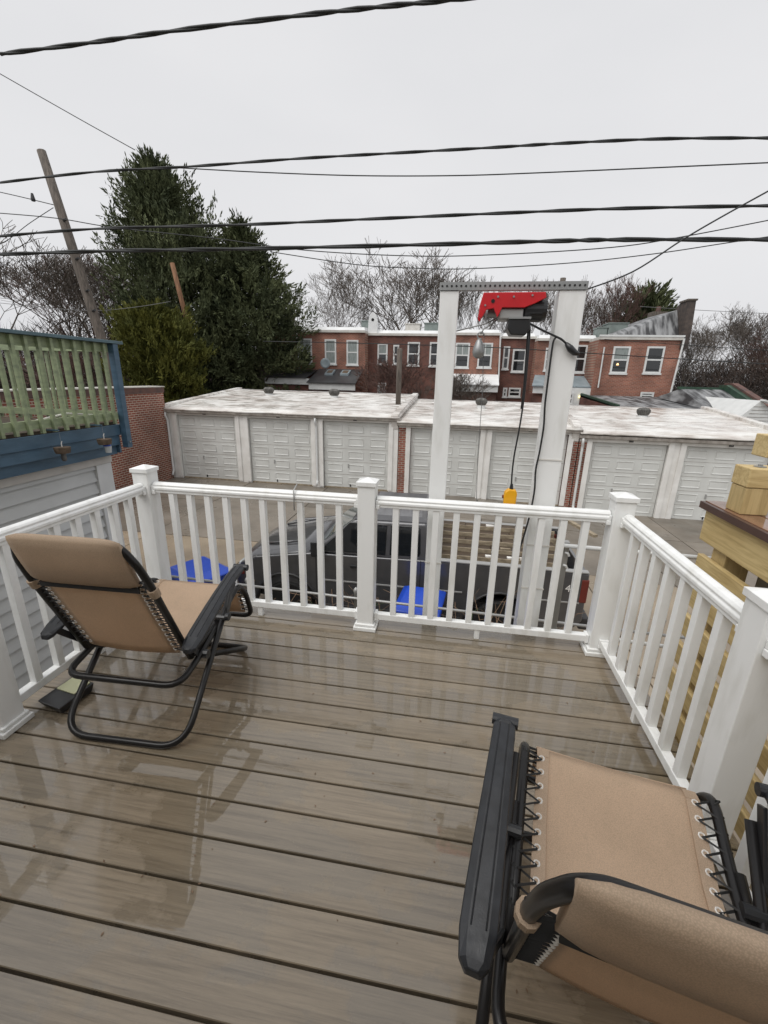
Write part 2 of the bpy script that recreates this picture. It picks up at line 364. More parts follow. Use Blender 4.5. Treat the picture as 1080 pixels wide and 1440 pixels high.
def text_mesh(s, size, loc, rot, m, name, parent, extr=.002):
    cu = bpy.data.curves.new('t', 'FONT'); cu.body = s; cu.size = size; cu.extrude = extr; cu.align_x = 'CENTER'
    o = bpy.data.objects.new('t', cu); COL.objects.link(o)
    bpy.context.view_layer.update()
    me = bpy.data.meshes.new_from_object(o.evaluated_get(bpy.context.evaluated_depsgraph_get())); bpy.data.objects.remove(o)
    me.materials.clear(); me.materials.append(X[m])
    o = bpy.data.objects.new(name, me); COL.objects.link(o); o.parent = parent; WP[o] = Vector(loc)
    o.location = Vector(loc)-WP[parent]; o.rotation_euler = rot
    return o
def arc(pts, n=5, rad=.08):     # round the corners of a polyline
    pts = [Vector(p) for p in pts]; out = [pts[0]]
    for i in range(1, len(pts)-1):
        a, b, c = pts[i-1], pts[i], pts[i+1]
        r = min(rad, (a-b).length*.45, (c-b).length*.45)
        p0 = b+(a-b).normalized()*r; p1 = b+(c-b).normalized()*r
        for k in range(n+1):
            t = k/n; out.append(p0*(1-t)**2+b*2*t*(1-t)+p1*t*t)
    out.append(pts[-1]); return out

# ================================================================== SETTING: GROUND
def gz(x): return -2.3 if x < 1 else (-2.3-.0625*(x-1) if x < 5 else -2.55)
g = MB().add([(-300, -60, -2.9), (300, -60, -2.9), (300, 420, -2.9), (-300, 420, -2.9)], [(0, 1, 2, 3)]).build('ground', 'soil'); tag(g, kind='structure')
base = MB()
for x0, x1 in ((-13, 1), (1, 5), (5, 16)):
    base.hexa([(x0, -1.5, -2.8), (x1, -1.5, -2.8), (x1, 15.6, -2.8), (x0, 15.6, -2.8), (x0, -1.5, gz(x0)-.05), (x1, -1.5, gz(x1)-.05), (x1, 15.6, gz(x1)-.05), (x0, 15.6, gz(x0)-.05)])
alley = base.build('alley', 'deckgap'); tag(alley, kind='structure')
xs = [-13, -10, -7.4, -4.4, -1.6, 1, 3, 5, 6.5, 9.5, 12.5, 16]; ys = [-1.5, 2.2, 5.8, 9.3, 12.4, 15.6]
for i in range(len(xs)-1):
    for j in range(len(ys)-1):
        e = .012; x0, x1, y0, y1 = xs[i]+e, xs[i+1]-e, ys[j]+e, ys[j+1]-e; dz = random.uniform(-.004, .004)
        MB().hexa([(x0, y0, gz(x0)-.05), (x1, y0, gz(x1)-.05), (x1, y1, gz(x1)-.05), (x0, y1, gz(x0)-.05),
                   (x0, y0, gz(x0)+dz), (x1, y0, gz(x1)+dz), (x1, y1, gz(x1)+dz), (x0, y1, gz(x0)+dz)]).build(
            'concrete_slab', 'concrete' if (ys[j] < 9 and xs[i] < 5) else 'concrete2', alley)

# ================================================================== OUR DECK
XL, XR, YB = -2.0, 1.0, 2.536        # post lines
joist = MB().box(XL-.08, XR+.10, -.75, YB+.085, -.06, -.026)
for k in range(8): joist.box(XL-.05+k*.42, XL-.01+k*.42, -.75, YB+.06, -.26, -.061)
joist.box(XL-.08, XR+.10, YB+.04, YB+.085, -.28, -.061)
floor = joist.build('deck_floor', 'deckgap'); tag(floor, kind='structure')
y = YB+.105; k = 0
while y > -.7:
    w = .1370
    # board with eased edges
    p = [(y-w, -.025), (y-w, -.003), (y-w+.002, 0), (y-.002, 0), (y, -.003), (y, -.025)]
    MB().prism(p, 'x', XL-.12, XR+.13).build('deck_board', 'deck', floor); y -= .1455; k += 1
MB().box(XL-.145, XL-.122, -.75, YB+.11, -.30, -.003).build('fascia_board', 'deck', floor)
MB().box(XR+.132, XR+.155, -.75, YB+.11, -.30, -.003).build('fascia_board', 'deck', floor)
for px in (XL+.2, XR-.2):
    MB().box(px-.07, px+.07, YB-.25, YB-.11, -2.3, -.262).build('support_post', 'plz', floor)

def railing_post(x, y, label, s=.054, h=1.0, grp='white railing posts'):
    t = thing('railing_post', (x, y, 0), label, 'railing post', grp)
    MB().box(x-s, x+s, y-s, y+s, .001, h).build('post_sleeve', 'vinyl', t, bevel=.004)
    c = MB(); e = s+.008
    c.box(x-e, x+e, y-e, y+e, h-.012, h+.014)
    c.add([(x-e, y-e, h+.0141), (x+e, y-e, h+.0141), (x+e, y+e, h+.0141), (x-e, y+e, h+.0141), (x, y, h+.036)], [(0,1,4),(1,2,4),(2,3,4),(3,0,4)])
    c.build('post_cap', 'vinyl', t, bevel=.002)
    b = MB(); b.box(x-s-.022, x+s+.022, y-s-.022, y+s+.022, .001, .028); b.box(x-s-.012, x+s+.012, y-s-.012, y+s+.012, .0281, .048)
    b.build('base_trim', 'vinyl', t, bevel=.004)
    return t
RY = 1.36
P = [railing_post(XL, YB, 'white corner railing post at the back left, by the brick wall'),
     railing_post(-.49, YB, 'white middle post of the back railing, in front of the grey truck'),
     railing_post(XR-.02, YB, 'white corner railing post at the back right end of the deck'),
     railing_post(XL+.005, RY, 'white railing post at the left photo edge beside the left chair'),
     railing_post(XR+.005, RY-.02, 'white railing post at the right photo edge with a broad shaded side')]
def rail_profile(w=.062, h=.055):
    # moulded top rail, 2D profile (across, up)
    return [(-.024, -.052), (.024, -.052), (.024, -.036), (.031, -.030), (.031, -.016), (.024, -.008), (.026, .002), (.018, .012), (.008, .017),
            (-.008, .017), (-.018, .012), (-.026, .002), (-.024, -.008), (-.031, -.016), (-.031, -.030), (-.024, -.036)]
def railing_panel(a, b, n, label, feet=1):
    a, b = Vector((*a, 0)), Vector((*b, 0)); L = (b-a).length; ang = math.atan2(b.y-a.y, b.x-a.x)
    t = thing('deck_railing', (0, 0, 0), label, 'railing', 'white railing panels')
    zt = .905
    prof = rail_profile()
    MB().prism([(p[0], p[1]+zt) for p in prof], 'x', .004, L-.004).build('top_rail', 'vinyl', t, bevel=.003)
    MB().box(.004, L-.004, -.022, .022, .068, .112).build('bottom_rail', 'vinyl', t, bevel=.004)
    q = L/(n+1); first = None
    for i in range(n):
        x = q*(i+1)
        if first is None: first = MB().box(x-.019, x+.019, -.019, .019, .1125, zt-.0525).build('baluster', 'vinyl', t, bevel=.002); x0 = x
        else: inst(first, t, (x-x0, 0, 0))
    for x in ((0.0, L) if True else ()):
        sgn = 1 if x == 0 else -1
        br = MB(); br.box(min(x, x+sgn*.024), max(x, x+sgn*.024), -.036, .036, zt-.060, zt-.034); br.box(min(x, x+sgn*.013), max(x, x+sgn*.013), -.034, .034, zt-.0335, zt-.004)
        br.build('rail_bracket', 'vinyl', t, bevel=.003)
        MB().box(min(x, x+sgn*.02), max(x, x+sgn*.02), -.028, .028, .062, .12).build('rail_bracket', 'vinyl', t, bevel=.003)
    for i in range(feet): MB().box(L*(i+1)/(feet+1)-.016, L*(i+1)/(feet+1)+.016, -.016, .016, .001, .0675).build('support_foot', 'vinyl', t)
    t.location = a; t.rotation_euler = (0, 0, ang)
    return t
e = .056
railing_panel((XL+e, YB), (-.49-e, YB), 10, 'back railing panel left of the middle post, chair and truck behind it')
railing_panel((-.49+e, YB), (XR-.02-e, YB), 10, 'back railing panel right of the middle post, below the hoist')
railing_panel((XL, RY+e), (XL, YB-e), 7, 'left side railing panel behind the left chair')
railing_panel((XR, YB-e), (XR, RY+e-.02), 7, 'right side railing panel running toward the yellow lumber')
railing_panel((XL, -.6), (XL, RY-e), 12, 'left side railing panel coming toward the house')
railing_panel((XR, RY-.02-e), (XR, -.6), 12, 'right side railing panel coming toward the house behind the near chair', 1)
# small things clipped on the rail
c = MB().tube([(-.957, YB+.03, .955), (-.957, YB-.034, .93), (-.957, YB-.034, .80)], .0045, 6).build('rail_clip', 'alum', smooth=True)
tag(c, 'small grey clip over the back rail left of the middle post', 'clip')
# string on the floor outside
sp = onx(1042, 1062, 1.09)
pts = [sp+Vector((.016*math.sin(i*2.3), .014*math.cos(i*2.9), -.0045*i-.03)) for i in range(16)]
tag(MB().tube(pts, .0025, 5).build('white_string', 'string', smooth=True), 'short tangled white string hanging by the right railing near the lumber', 'string')
# tray on deck by left rail
tr = thing('black_tray', (-1.85, 1.65, 0), 'long black tray with a pale yellow lining on the deck behind the left chair', 'tray')
w = MB(); w.hexa([(-1.93, 1.50, .002), (-1.80, 1.47, .002), (-1.785, 1.64, .002), (-1.915, 1.66, .002), (-1.945, 1.48, .05), (-1.79, 1.45, .05), (-1.775, 1.65, .05), (-1.925, 1.67, .05)])
w.build('tray_body', 'black', tr, bevel=.006)
MB().hexa([(-1.92, 1.57, .0505), (-1.80, 1.55, .0505), (-1.79, 1.64, .0505), (-1.91, 1.655, .0505), (-1.92, 1.57, .056), (-1.80, 1.55, .056), (-1.79, 1.64, .056), (-1.91, 1.655, .056)]).build('tray_lining', 'paleyel', tr)
v = []; f = []
for i in range(150):
    x = random.uniform(XL+.1, XR-.1); y = random.uniform(.0, YB-.1); a = random.uniform(0, 6.28); L = random.uniform(.002, .007)*(2 if i % 12 == 0 else 1); w_ = L*.45
    c_, s_ = math.cos(a), math.sin(a); n0 = len(v)
    v += [(x-c_*L, y-s_*L, .0016), (x+s_*w_, y-c_*w_, .0022), (x+c_*L, y+s_*L, .003), (x-s_*w_, y+c_*w_, .0022)]; f.append([n0, n0+1, n0+2, n0+3])
tag(raw('wet_debris', v, f, 'twig'), 'tiny wet leaf bits scattered on the deck boards', 'debris', kind='stuff')
# unseen wall of our own house, added to shade the near deck
MB().box(-4.4, 4.0, -1.0, -.78, -2.85, 3.0).build('house_wall', 'housew')['kind'] = 'structure'  # kept low and pale so sun passes over and light bounces back
tag(bpy.data.objects['house_wall'], 'own house wall added unseen behind the camera to shade the deck', 'wall')

# ================================================================== RECLINER CHAIRS
def recliner(loc, rz, label, up=0):
    t = thing('recliner_chair', (0, 0, 0), label, 'reclining chair', 'zero gravity reclining chairs')
    r = .0150
    hw = .30
    MB().tube(arc([(hw-.005, .20, .545), (hw, -.385, .016), (-hw, -.385, .016), (-hw+.005, .20, .545)], 8, .13), r, 10).build('rear_leg_frame', 'tube', t, smooth=True)
    h2 = .275
    MB().tube(arc([(h2, -.10, .30), (h2, .375, .016), (-h2, .375, .016), (-h2, -.10, .30)], 6, .10), r, 10).build('front_leg_frame', 'tube', t, smooth=True)
    MB().tube(arc([(h2+.002, .14, .42), (h2+.002, -.16, .33), (h2, -.33, .30), (-h2, -.33, .30), (-h2-.002, -.16, .33), (-h2-.002, .14, .42)], 6, .09), r, 10).build('lower_frame', 'tube', t, smooth=True)
    hb = .262
    B0, B1 = Vector((0, -.20, .36)), Vector((0, -.415, 1.0))
    back = []
    for s in (1, -1):
        side = [Vector((s*hb, -.20, .36)), Vector((s*hb, -.335, .68)), Vector((s*hb, -.392, .82)), Vector((s*(hb-.010), -.432, .92)), Vector((s*(hb-.04), -.455, .99)), Vector((s*(hb-.07), -.462, 1.015))]
        back.append(side)
    MB().tube(arc(back[0]+back[1][::-1], 4, .03), r, 10).build('back_frame', 'tube', t, smooth=True)
    MB().tube(arc([(hb, -.20, .36), (hb, .10, .40), (hb, .32, .47), (hb, .40, .38), (hb, .47, .18), (-hb, .47, .18), (-hb, .40, .38), (-hb, .32, .47), (-hb, .10, .40), (-hb, -.20, .36)], 5, .07), r, 10).build('seat_frame', 'tube', t, smooth=True)
    for s in (1, -1):     # pivot hardware and links
        MB().tube([(s*(hw+.012), .055, .415), (s*(hw-.045), .055, .415)], .017, 10).build('pivot_pin', 'black', t); MB().tube([(s*(hw+.01), -.13, .33), (s*(hw-.05), -.13, .33)], .022, 10).build('pivot_pin', 'black', t)
        MB().beam((s*(hw+.006), .20, .60), (s*(hw+.006), .07, .40), .010, .034).build('pivot_bracket', 'black', t, bevel=.002); MB().beam((s*(hw-.02), -.17, .36), (s*(hw+.004), -.29, .50), .01, .028).build('pivot_bracket', 'black', t, bevel=.002)
        m = MB(); m.tube([(s*(hw+.0345), .055, .425), (s*(hw+.014), .055, .425)], .02, 12); m.build('lock_knob', 'arm', t, smooth=False, bevel=.003)
        # armrest: curved plastic plank with ridge and knob
        arm = MB(); pr = [(.215, .632, .028), (.19, .640, .032), (.10, .628, .033), (0, .602, .035), (-.10, .570, .038), (-.20, .536, .040), (-.27, .512, .040), (-.315, .495, .032), (-.33, .486, .016)]
        cx = s*(hw+.035); v = []; f = []
        for (yy, zz, ww) in pr:
            v += [(cx-ww, yy, zz-.014), (cx+ww, yy, zz-.014), (cx+ww, yy, zz), (cx+ww*.55, yy, zz+.009), (cx-ww*.55, yy, zz+.009), (cx-ww, yy, zz)]
        for i in range(len(pr)-1):
            for k in range(6): f.append((i*6+k, i*6+(k+1) % 6, i*6+6+(k+1) % 6, i*6+6+k))
        f.append((5, 4, 3, 2, 1, 0)); n0 = (len(pr)-1)*6; f.append(tuple(n0+k for k in range(6)))
        arm.add(v, f); a = arm.build('armrest', 'arm', t, bevel=.003)
        MB().tube([(cx-.038, .222, .628), (cx+.038, .222, .628)], .017, 12).build('armrest_knob', 'arm', a)
        rd = MB()
        for q in (-.40, .40):
            rd.tube([(cx+ww_*q, yy, zz+.010) for (yy, zz, ww_) in pr[1:7]], .002, 4)
        rd.build('armrest_ridge', 'arm', a)
    # fabric: back
    fw = .222
    def sheet(line, w, th=.003):
        m = MB(); v = []; f = []; nx = 9
        for (yy, zz, sag) in line:
            for i in range(nx):
                u = i/(nx-1)*2-1; v.append((u*w, yy-sag*(1-u*u)*.7, zz-sag*(1-u*u)))
        for j in range(len(line)-1):
            for i in range(nx-1): f.append((j*nx+i, j*nx+i+1, (j+1)*nx+i+1, (j+1)*nx+i))
        return m.add(v, f)
    def solid(o, th=.004):
        md = o.modifiers.new('thick', 'SOLIDIFY'); md.thickness = th; md.offset = 0; return o
    def bk(u): # point on back line, u 0 bottom..1 top
        pts = [(-.20, .36), (-.335, .68), (-.405, .855), (-.445, .95)]
        L = [0, .48, .84, 1]
        for i in range(3):
            if u <= L[i+1]:
                q = (u-L[i])/(L[i+1]-L[i]); return (pts[i][0]+(pts[i+1][0]-pts[i][0])*q, pts[i][1]+(pts[i+1][1]-pts[i][1])*q)
        return pts[3]
    solid(sheet([(bk(.04+.9*i/12)[0], bk(.04+.9*i/12)[1], .010) for i in range(13)], fw).build('back_fabric', 'fabric', t, smooth=True))
    def st(u):
        pts = [(-.17, .375), (.10, .40), (.31, .468), (.36, .44)]
        L = [0, .5, .9, 1]
        for i in range(3):
            if u <= L[i+1]:
                q = (u-L[i])/(L[i+1]-L[i]); return (pts[i][0]+(pts[i+1][0]-pts[i][0])*q, pts[i][1]+(pts[i+1][1]-pts[i][1])*q)
        return pts[3]
    solid(sheet([(st(.02+.93*i/12)[0], st(.02+.93*i/12)[1], .016*math.sin(math.pi*i/12)) for i in range(13)], fw).build('seat_fabric', 'fabric', t, smooth=True))
    ft = [(.385, .415), (.41, .36), (.44, .28), (.46, .21)]
    solid(sheet([(a, b, .004) for a, b in ft], fw).build('footrest_fabric', 'fabric', t, smooth=True))
    for s in (1, -1):
        for fn_, u0_, u1_, nm in ((bk, .05, .94, 'back_hem'), (st, .03, .95, 'seat_hem')):
            m = MB(); ps = [fn_(u0_+(u1_-u0_)*i/12) for i in range(13)]
            for i in range(12):
                a_, b_ = ps[i], ps[i+1]
                m.beam((s*(fw-.016), a_[0], a_[1]), (s*(fw-.016), b_[0], b_[1]), .036, .0075)
            m.build(nm, 'fabricd', t, smooth=False)
    # lacing
    rings = []
    def ring_at(e0, tx, nrm):
        if not rings:
            rm = MB()
            for sd in (1, -1): rm.tube([Vector((math.cos(q)*.0075, math.sin(q)*.0075, sd*.004)) for q in [j*math.pi/4 for j in range(9)]], .0022, 4, cap=False)
            o = rm.build('eyelet', 'eyelet', t, origin=(0, 0, 0)); rings.append(o)
        else: o = rings[0].copy(); COL.objects.link(o); o.parent = t; rings.append(o)
        WP[o] = Vector(e0); o.location = e0; o.rotation_euler = Matrix((Vector((1, 0, 0)), tx, nrm)).transposed().to_euler()
    def lace(fn, u0, u1, n, name):
        m = MB()
        for s in (1, -1):
            for i in range(n):
                ua = u0+(u1-u0)*(i+.5)/n; ub = u0+(u1-u0)*(i+.02)/n; uc = u0+(u1-u0)*(i+.9)/n
                e0 = Vector((s*(fw-.012), *fn(ua))); fa = Vector((s*(hb-.004), *fn(ub))); fb = Vector((s*(hb-.004), *fn(uc)))
                off = Vector((0, -.006, .004))
                m.tube([fa+off*2, e0+off], .0034, 4); m.tube([e0+off, fb-off], .0034, 4)
                m.tube([fb-Vector((s*.0, .013, -.004)), fb+Vector((s*.014, 0, .010)), fb+Vector((0, .013, -.006))], .0034, 4)
                tx = Vector((0, fn(min(1, ua+.02))[0]-fn(ua)[0], fn(min(1, ua+.02))[1]-fn(ua)[1])).normalized()
                nrm = Vector((1, 0, 0)).cross(tx).normalized()
                ring_at(e0, tx, nrm)
        m.build(name, 'cord', t)
    lace(bk, .06, .82, 15, 'back_lacing'); lace(st, .05, .90, 11, 'seat_lacing')
    def fo(u): i = min(2, int(u*3)); q = u*3-i; return (ft[i][0]+(ft[i+1][0]-ft[i][0])*q, ft[i][1]+(ft[i+1][1]-ft[i][1])*q)
    lace(fo, .05, .95, 6, 'footrest_lacing')
    # headrest pillow
    v = []; f = []; nx = 13; sec = []
    for k in range(14):
        a = 2*math.pi*k/14; sec.append((math.cos(a), math.sin(a)))
    for i in range(nx):
        u = i/(nx-1)*2-1; x = u*.226; th = .030*(1-abs(u)**6*.55); hh = .118*(1-abs(u)**8*.12)
        for (ca, sa) in sec:
            sy = math.copysign(abs(ca)**.8, ca)*th; sz = math.copysign(abs(sa)**.75, sa)*hh
            yy = -.440+sy; zz = .925+sz
            v.append((x, yy-(zz-.925)*.34, zz))
    for i in range(nx-1):
        for k in range(14): f.append((i*14+k, i*14+(k+1) % 14, (i+1)*14+(k+1) % 14, (i+1)*14+k))
    f.append(tuple(range(13, -1, -1))); f.append(tuple((nx-1)*14+k for k in range(14)))
    pil = MB().add(v, f).build('head_pillow', 'fabricd', t, smooth=True)
    m = MB(); m.box(-.215, .215, -.400, -.394, .785, .808); m.build('pillow_strap', 'cord', pil)
    for s in (1, -1): MB().tube([(s*.262, -.370, .767), (s*.262, -.385, .803)], .0215, 10).build('strap_loop', 'fabricd', pil)
    t.location = Vector(loc); t.rotation_euler = (0, 0, rz)
    return t
recliner((-1.40, 1.75, 0), R_(2), 'tan reclining chair with black frame at the left railing, seen whole from behind')
recliner((.505, .835, 0), R_(-11), 'tan reclining chair close to the camera at lower right, cut by the frame')

# ================================================================== HOIST GANTRY
hg = thing('hoist_gantry', (.26, 2.73, -2.3), 'white two-post hoist gantry with a drilled steel crossbar behind the back railing', 'hoist frame')
p1 = MB().box(-.121, -.017, 2.675, 2.78, -2.3, 2.085).build('gantry_post', 'vinyl', hg, bevel=.004)
p2 = MB().box(.515, .652, 2.675, 2.79, -2.3, 2.085).build('gantry_post', 'vinyl', hg, bevel=.004)
MB().box(.512, .655, 2.671, 2.674, 1.168, 1.176).build('zip_tie', 'string', hg)
for z_ in (.62, .32): MB().box(.512, .655, 2.670, 2.674, z_, z_+.01).build('zip_tie', 'string', hg)
MB().box(-.123, -.014, 2.670, 2.674, .44, .45).build('zip_tie', 'string', hg)
ch = MB(); ch.box(-.125, .655, 2.668, 2.673, 2.0865, 2.127); ch.box(-.125, .655, 2.674, 2.71, 2.122, 2.127); ch.box(-.125, .655, 2.674, 2.71, 2.0865, 2.091)
chn = ch.build('steel_crossbar', 'steel', hg)
h = MB()
for i in range(30):
    x = -.11+i*.0258
    h.lathe([(.0058, 0), (.0058, .002)], (x, 2.6657, 2.107), 8, 'y')
ho = h.build('crossbar_holes', 'hole', chn); ho['kind'] = 'stuff'
# hoist
hh = thing('electric_hoist', (.28, 2.66, 2.07), 'red and black electric hoist hanging under the steel crossbar', 'hoist')
def hp(px, py, yy=2.60): q = ony(px, py, yy); return (q.x, q.z)
poly = [hp(*p) for p in ((680, 412), (767, 411), (768, 419), (752, 427), (737, 433), (706, 433), (699, 447), (694, 434), (684, 436), (676, 449), (673, 445), (676, 425))]
MB().prism(poly, 'y', 2.585, 2.605).build('red_bracket', 'red', hh, bevel=.003)
MB().prism(poly, 'y', 2.715, 2.735).build('red_bracket', 'red', hh, bevel=.003)
x0, z0 = hp(681, 412); x1, _ = hp(766, 412)
MB().box(x0, x1, 2.606, 2.714, z0-.022, z0-.004).build('red_top_plate', 'red', hh, bevel=.002)
MB().lathe([(.010, 0), (.010, .003)], (hp(693, 424)[0], 2.582, hp(693, 424)[1]), 10, 'y').build('bracket_hole', 'hole', hh)
for (u_, v_) in ((700, 418), (722, 418), (748, 416), (682, 430)):
    q = hp(u_, v_); MB().lathe([(.0055, 0), (.0055, .004), (.003, .006)], (q[0], 2.579, q[1]), 6, 'y').build('bracket_bolt', 'steel', hh)
a = hp(684, 434); b = hp(736, 450)
gm = MB(); gm.box(hp(702, 432)[0], hp(737, 432)[0], 2.60, 2.715, hp(700, 449)[1], hp(700, 433)[1]-.002); gm.build('gearbox', 'alum', hh, bevel=.008)
MB().lathe([(.030, 0), (.036, .01), (.022, .012), (.022, .075), (.036, .078), (.03, .09)], (hp(684, 436)[0], 2.66, hp(684, 437)[1]-.008), 16, 'x').build('cable_drum', 'steel', hh, smooth=False)
MB().lathe([(.040, 0), (.055, .012), (.057, .02), (.057, .105), (.05, .125), (.02, .128)], (hp(736, 437)[0], 2.66, hp(736, 434)[1]), 20, 'x').build('motor_housing', 'black', hh, bevel=.002)
fins = MB()
for i in range(9):
    an = math.pi*2*i/9; fins.box(hp(736, 437)[0]+.025, hp(736, 437)[0]+.10, 2.66+math.cos(an)*.056-.002, 2.66+math.cos(an)*.056+.002, hp(736, 434)[1]+math.sin(an)*.056-.004, hp(736, 434)[1]+math.sin(an)*.056+.004)
fins.build('motor_fins', 'black', hh)
pl = [hp(*p, 2.59) for p in ((716, 448), (745, 448), (746, 462), (738, 472), (718, 471), (713, 462))]
MB().prism(pl, 'y', 2.58, 2.70).build('control_box', 'black', hh, bevel=.006)
MB().box(hp(715, 448)[0], hp(746, 448)[0], 2.575, 2.705, hp(720, 449)[1], hp(720, 446)[1]).build('mounting_plate', 'steel', hh)
# hook and rope
rp = [ony(*p, 2.66) for p in ((699, 449), (694, 454), (680, 463), (676, 470))]
hk = thing('lifting_hook', tuple(rp[-1]), 'grey steel hook with a round weight hanging from the hoist on wire rope', 'hook')
MB().tube(rp, .004, 6).build('wire_rope', 'steel', hk, smooth=True)
kc = ony(673, 492, 2.66)
MB().lathe([(.006, .062), (.018, .045), (.030, .012), (.034, -.012), (.028, -.034), (.012, -.046)], tuple(kc), 14).build('hook_weight', 'steel', hk, smooth=True)
ring = [ony(676, 472, 2.66)+Vector((math.cos(q)*.018, 0, math.sin(q)*.018)) for q in [i*math.pi/6 for i in range(11)]]
MB().tube(ring, .005, 6).build('hook_loop', 'steel', hk, smooth=True)
tag(MB().tube([ony(699, 447, 2.70), ony(684, 455, 2.71), ony(640, 466, 2.74), ony(626, 466, 2.79)], .004, 6).build('steel_rope', 'steel', smooth=True), 'thin steel rope running from hoist bracket to the left gantry post', 'rope')
tag(MB().tube([ony(681, 470, 2.68), ony(678, 560, 2.68), ony(672, 640, 2.68), ony(670, 700, 2.68), ony(669, 860, 2.68)], .0018, 5).build('thin_line', 'wirel', smooth=True), 'thin grey line hanging straight down below the hook', 'line')
# pendant
pd = thing('pendant_control', tuple(ony(717, 697, 2.62)), 'yellow hand control hanging on a black cable just behind the back rail', 'remote control')
q = ony(717, 700, 2.62)
MB().prism([(q.x-.033, q.z-.075), (q.x+.028, q.z-.078), (q.x+.036, q.z-.03), (q.x+.038, q.z+.03), (q.x+.03, q.z+.052), (q.x-.012, q.z+.056), (q.x-.034, q.z+.036), (q.x-.038, q.z+.01)], 'y', 2.60, 2.65).build('control_body', 'yellow', pd, bevel=.008, seg=3)
MB().tube([(q.x+.003, 2.625, q.z+.05), (q.x+.003, 2.625, q.z+.085)], .011, 10, rs=[.013, .008]).build('cable_gland', 'black', pd)
MB().tube([(q.x-.037, 2.625, q.z+.004), (q.x-.046, 2.625, q.z+.004)], .010, 10).build('button', 'redbrown', pd)
cb = [ony(*p, 2.625) for p in ((745, 455), (745, 470), (741, 520), (737, 560), (731, 600), (723, 640), (720, 665), (719, 688))]
MB().tube(arc(cb, 4, .1), .0048, 8).build('control_cable', 'black', pd, smooth=True)
cb = [ony(*p, 2.645) for p in ((743, 460), (740, 500), (737, 545), (733, 575))]
tag(MB().tube(arc(cb, 4, .1), .0052, 8).build('hoist_cable', 'black', smooth=True), 'second short black cable hanging beside the control cable', 'cable')
pc = thing('power_cable', tuple(ony(800, 488, 2.64)), 'black power cable with moulded plug looped over the right gantry post', 'cable')
c1 = [ony(*p, y_) for p, y_ in (((745, 455), 2.63), ((760, 463), 2.64), ((777, 471), 2.65), ((790, 477), 2.65), ((797, 484), 2.65))]
MB().tube(arc(c1, 4, .05), .0058, 8).build('cable', 'black', pc, smooth=True)
MB().tube([ony(796, 483, 2.65), ony(802, 490, 2.65), ony(808, 496, 2.65), ony(814, 498, 2.65)], .014, 10, rs=[.010, .019, .017, .010]).build('plug', 'black', pc, smooth=True)
c2 = [ony(*p, 2.655) for p in ((798, 484), (789, 477), (782, 473), (778, 480), (775, 500), (770, 540), (766, 570), (765, 600), (758, 640), (753, 660), (752, 690), (745, 725), (735, 760), (724, 790), (722, 830), (716, 870))]
MB().tube(arc(c2, 3, .05), .0055, 8).build('cable_tail', 'black', pc, smooth=True)
# grey steel pole and pipes toward the lumber
gp = thing('steel_pipe_rail', (.93, 3.2, -2.3), 'grey steel pole with white pipes running right toward the lumber', 'pipe rail')
a = ony(806, 765, 3.2)
MB().box(a.x-.085, a.x-.03, 3.17, 3.225, -2.3, a.z+.02).build('pole', 'alum', gp, bevel=.003)
MB().tube([(a.x-.1, 3.15, a.z), (a.x+1.35, 3.15, a.z-.02)], .016, 10).build('pipe', 'cap', gp, smooth=True)
b_ = ony(880, 897, 3.2)
MB().tube([(a.x-.03, 3.15, b_.z+.02), (a.x+1.1, 3.15, b_.z-.02)], .015, 10).build('pipe', 'cap', gp, smooth=True)
m = MB()
for z_ in (a.z-.06, a.z-.16): m.tube([(a.x-.055, 3.165, z_), (a.x-.04, 3.15, z_), (a.x-.03, 3.15, z_-.02)], .009, 6)
m.build('bolt', 'cap', gp)

# ================================================================== CHAIN LINK FENCE
cf = thing('chain_link_fence', (-.8, 4.9, -2.3), 'low chain link fence with thin grey top pipe in front of the truck', 'fence')
zf = -1.08
MB().tube([(-4.4, 4.92, zf+.02), (3.2, 4.85, zf-.11)], .018, 8).build('top_pipe', 'alum', cf, smooth=True)
for xx in (-4.2, -2.6, -1.10, -.98, .95, 2.6):
    MB().lathe([(.026, -2.3), (.026, zf+.02), (.034, zf+.03), (.030, zf+.06), (.008, zf+.09)], (xx, 4.95, 0), 10).build('fence_post', 'alum', cf, smooth=True)
wv = []; wf = []; s_ = .11; n = 0
def strip(p, q_, w=.0022):
    global n
    p, q_ = np.array(p), np.array(q_); wv.extend([p+[0, 0, -w], p+[0, 0, w], q_+[0, 0, w], q_+[0, 0, -w]]); wf.append([n, n+1, n+2, n+3]); n += 4
xx = -4.2
while xx < 3.0:
    ht = 1.1
    for d in (1, -1):
        xa = xx if d == 1 else xx+ht
        strip((xa, 4.93, -2.28), (xa+d*ht, 4.93, -2.28+ht))
    xx += s_
raw('wire_mesh', wv, wf, 'alum', cf)['kind'] = 'stuff'
# dry stems and weeds along fence
def scatter_stems(name, m, n, x0, x1, y0, y1, h, lab, cat):
    v = []; f = []
    for i in range(n):
        x = random.uniform(x0, x1); y_ = random.uniform(y0, y1); p = np.array([x, y_, -2.3]); d = np.array([random.gauss(0, .5), random.gauss(0, .35), 1.0]); L = random.uniform(.3, 1)*h
        w = .006
        for k in range(3):
            q2 = p+d*L/3; a = len(v); v += [p+[-w, 0, 0], p+[w, 0, 0], q2+[w*.7, 0, 0], q2+[-w*.7, 0, 0]]; f.append([a, a+1, a+2, a+3])
            if random.random() < .8:
                s = np.array([random.gauss(0, .14), random.gauss(0, .14), random.uniform(-.02, .12)]); a = len(v); v += [q2, q2+[0, .012, 0], q2+s+[0, .012, 0], q2+s]; f.append([a, a+1, a+2, a+3])
            p = q2; d = d+np.array([random.gauss(0, .25), random.gauss(0, .2), -.12])
    o = raw(name, v, f, m); tag(o, lab, cat, kind='stuff'); return o
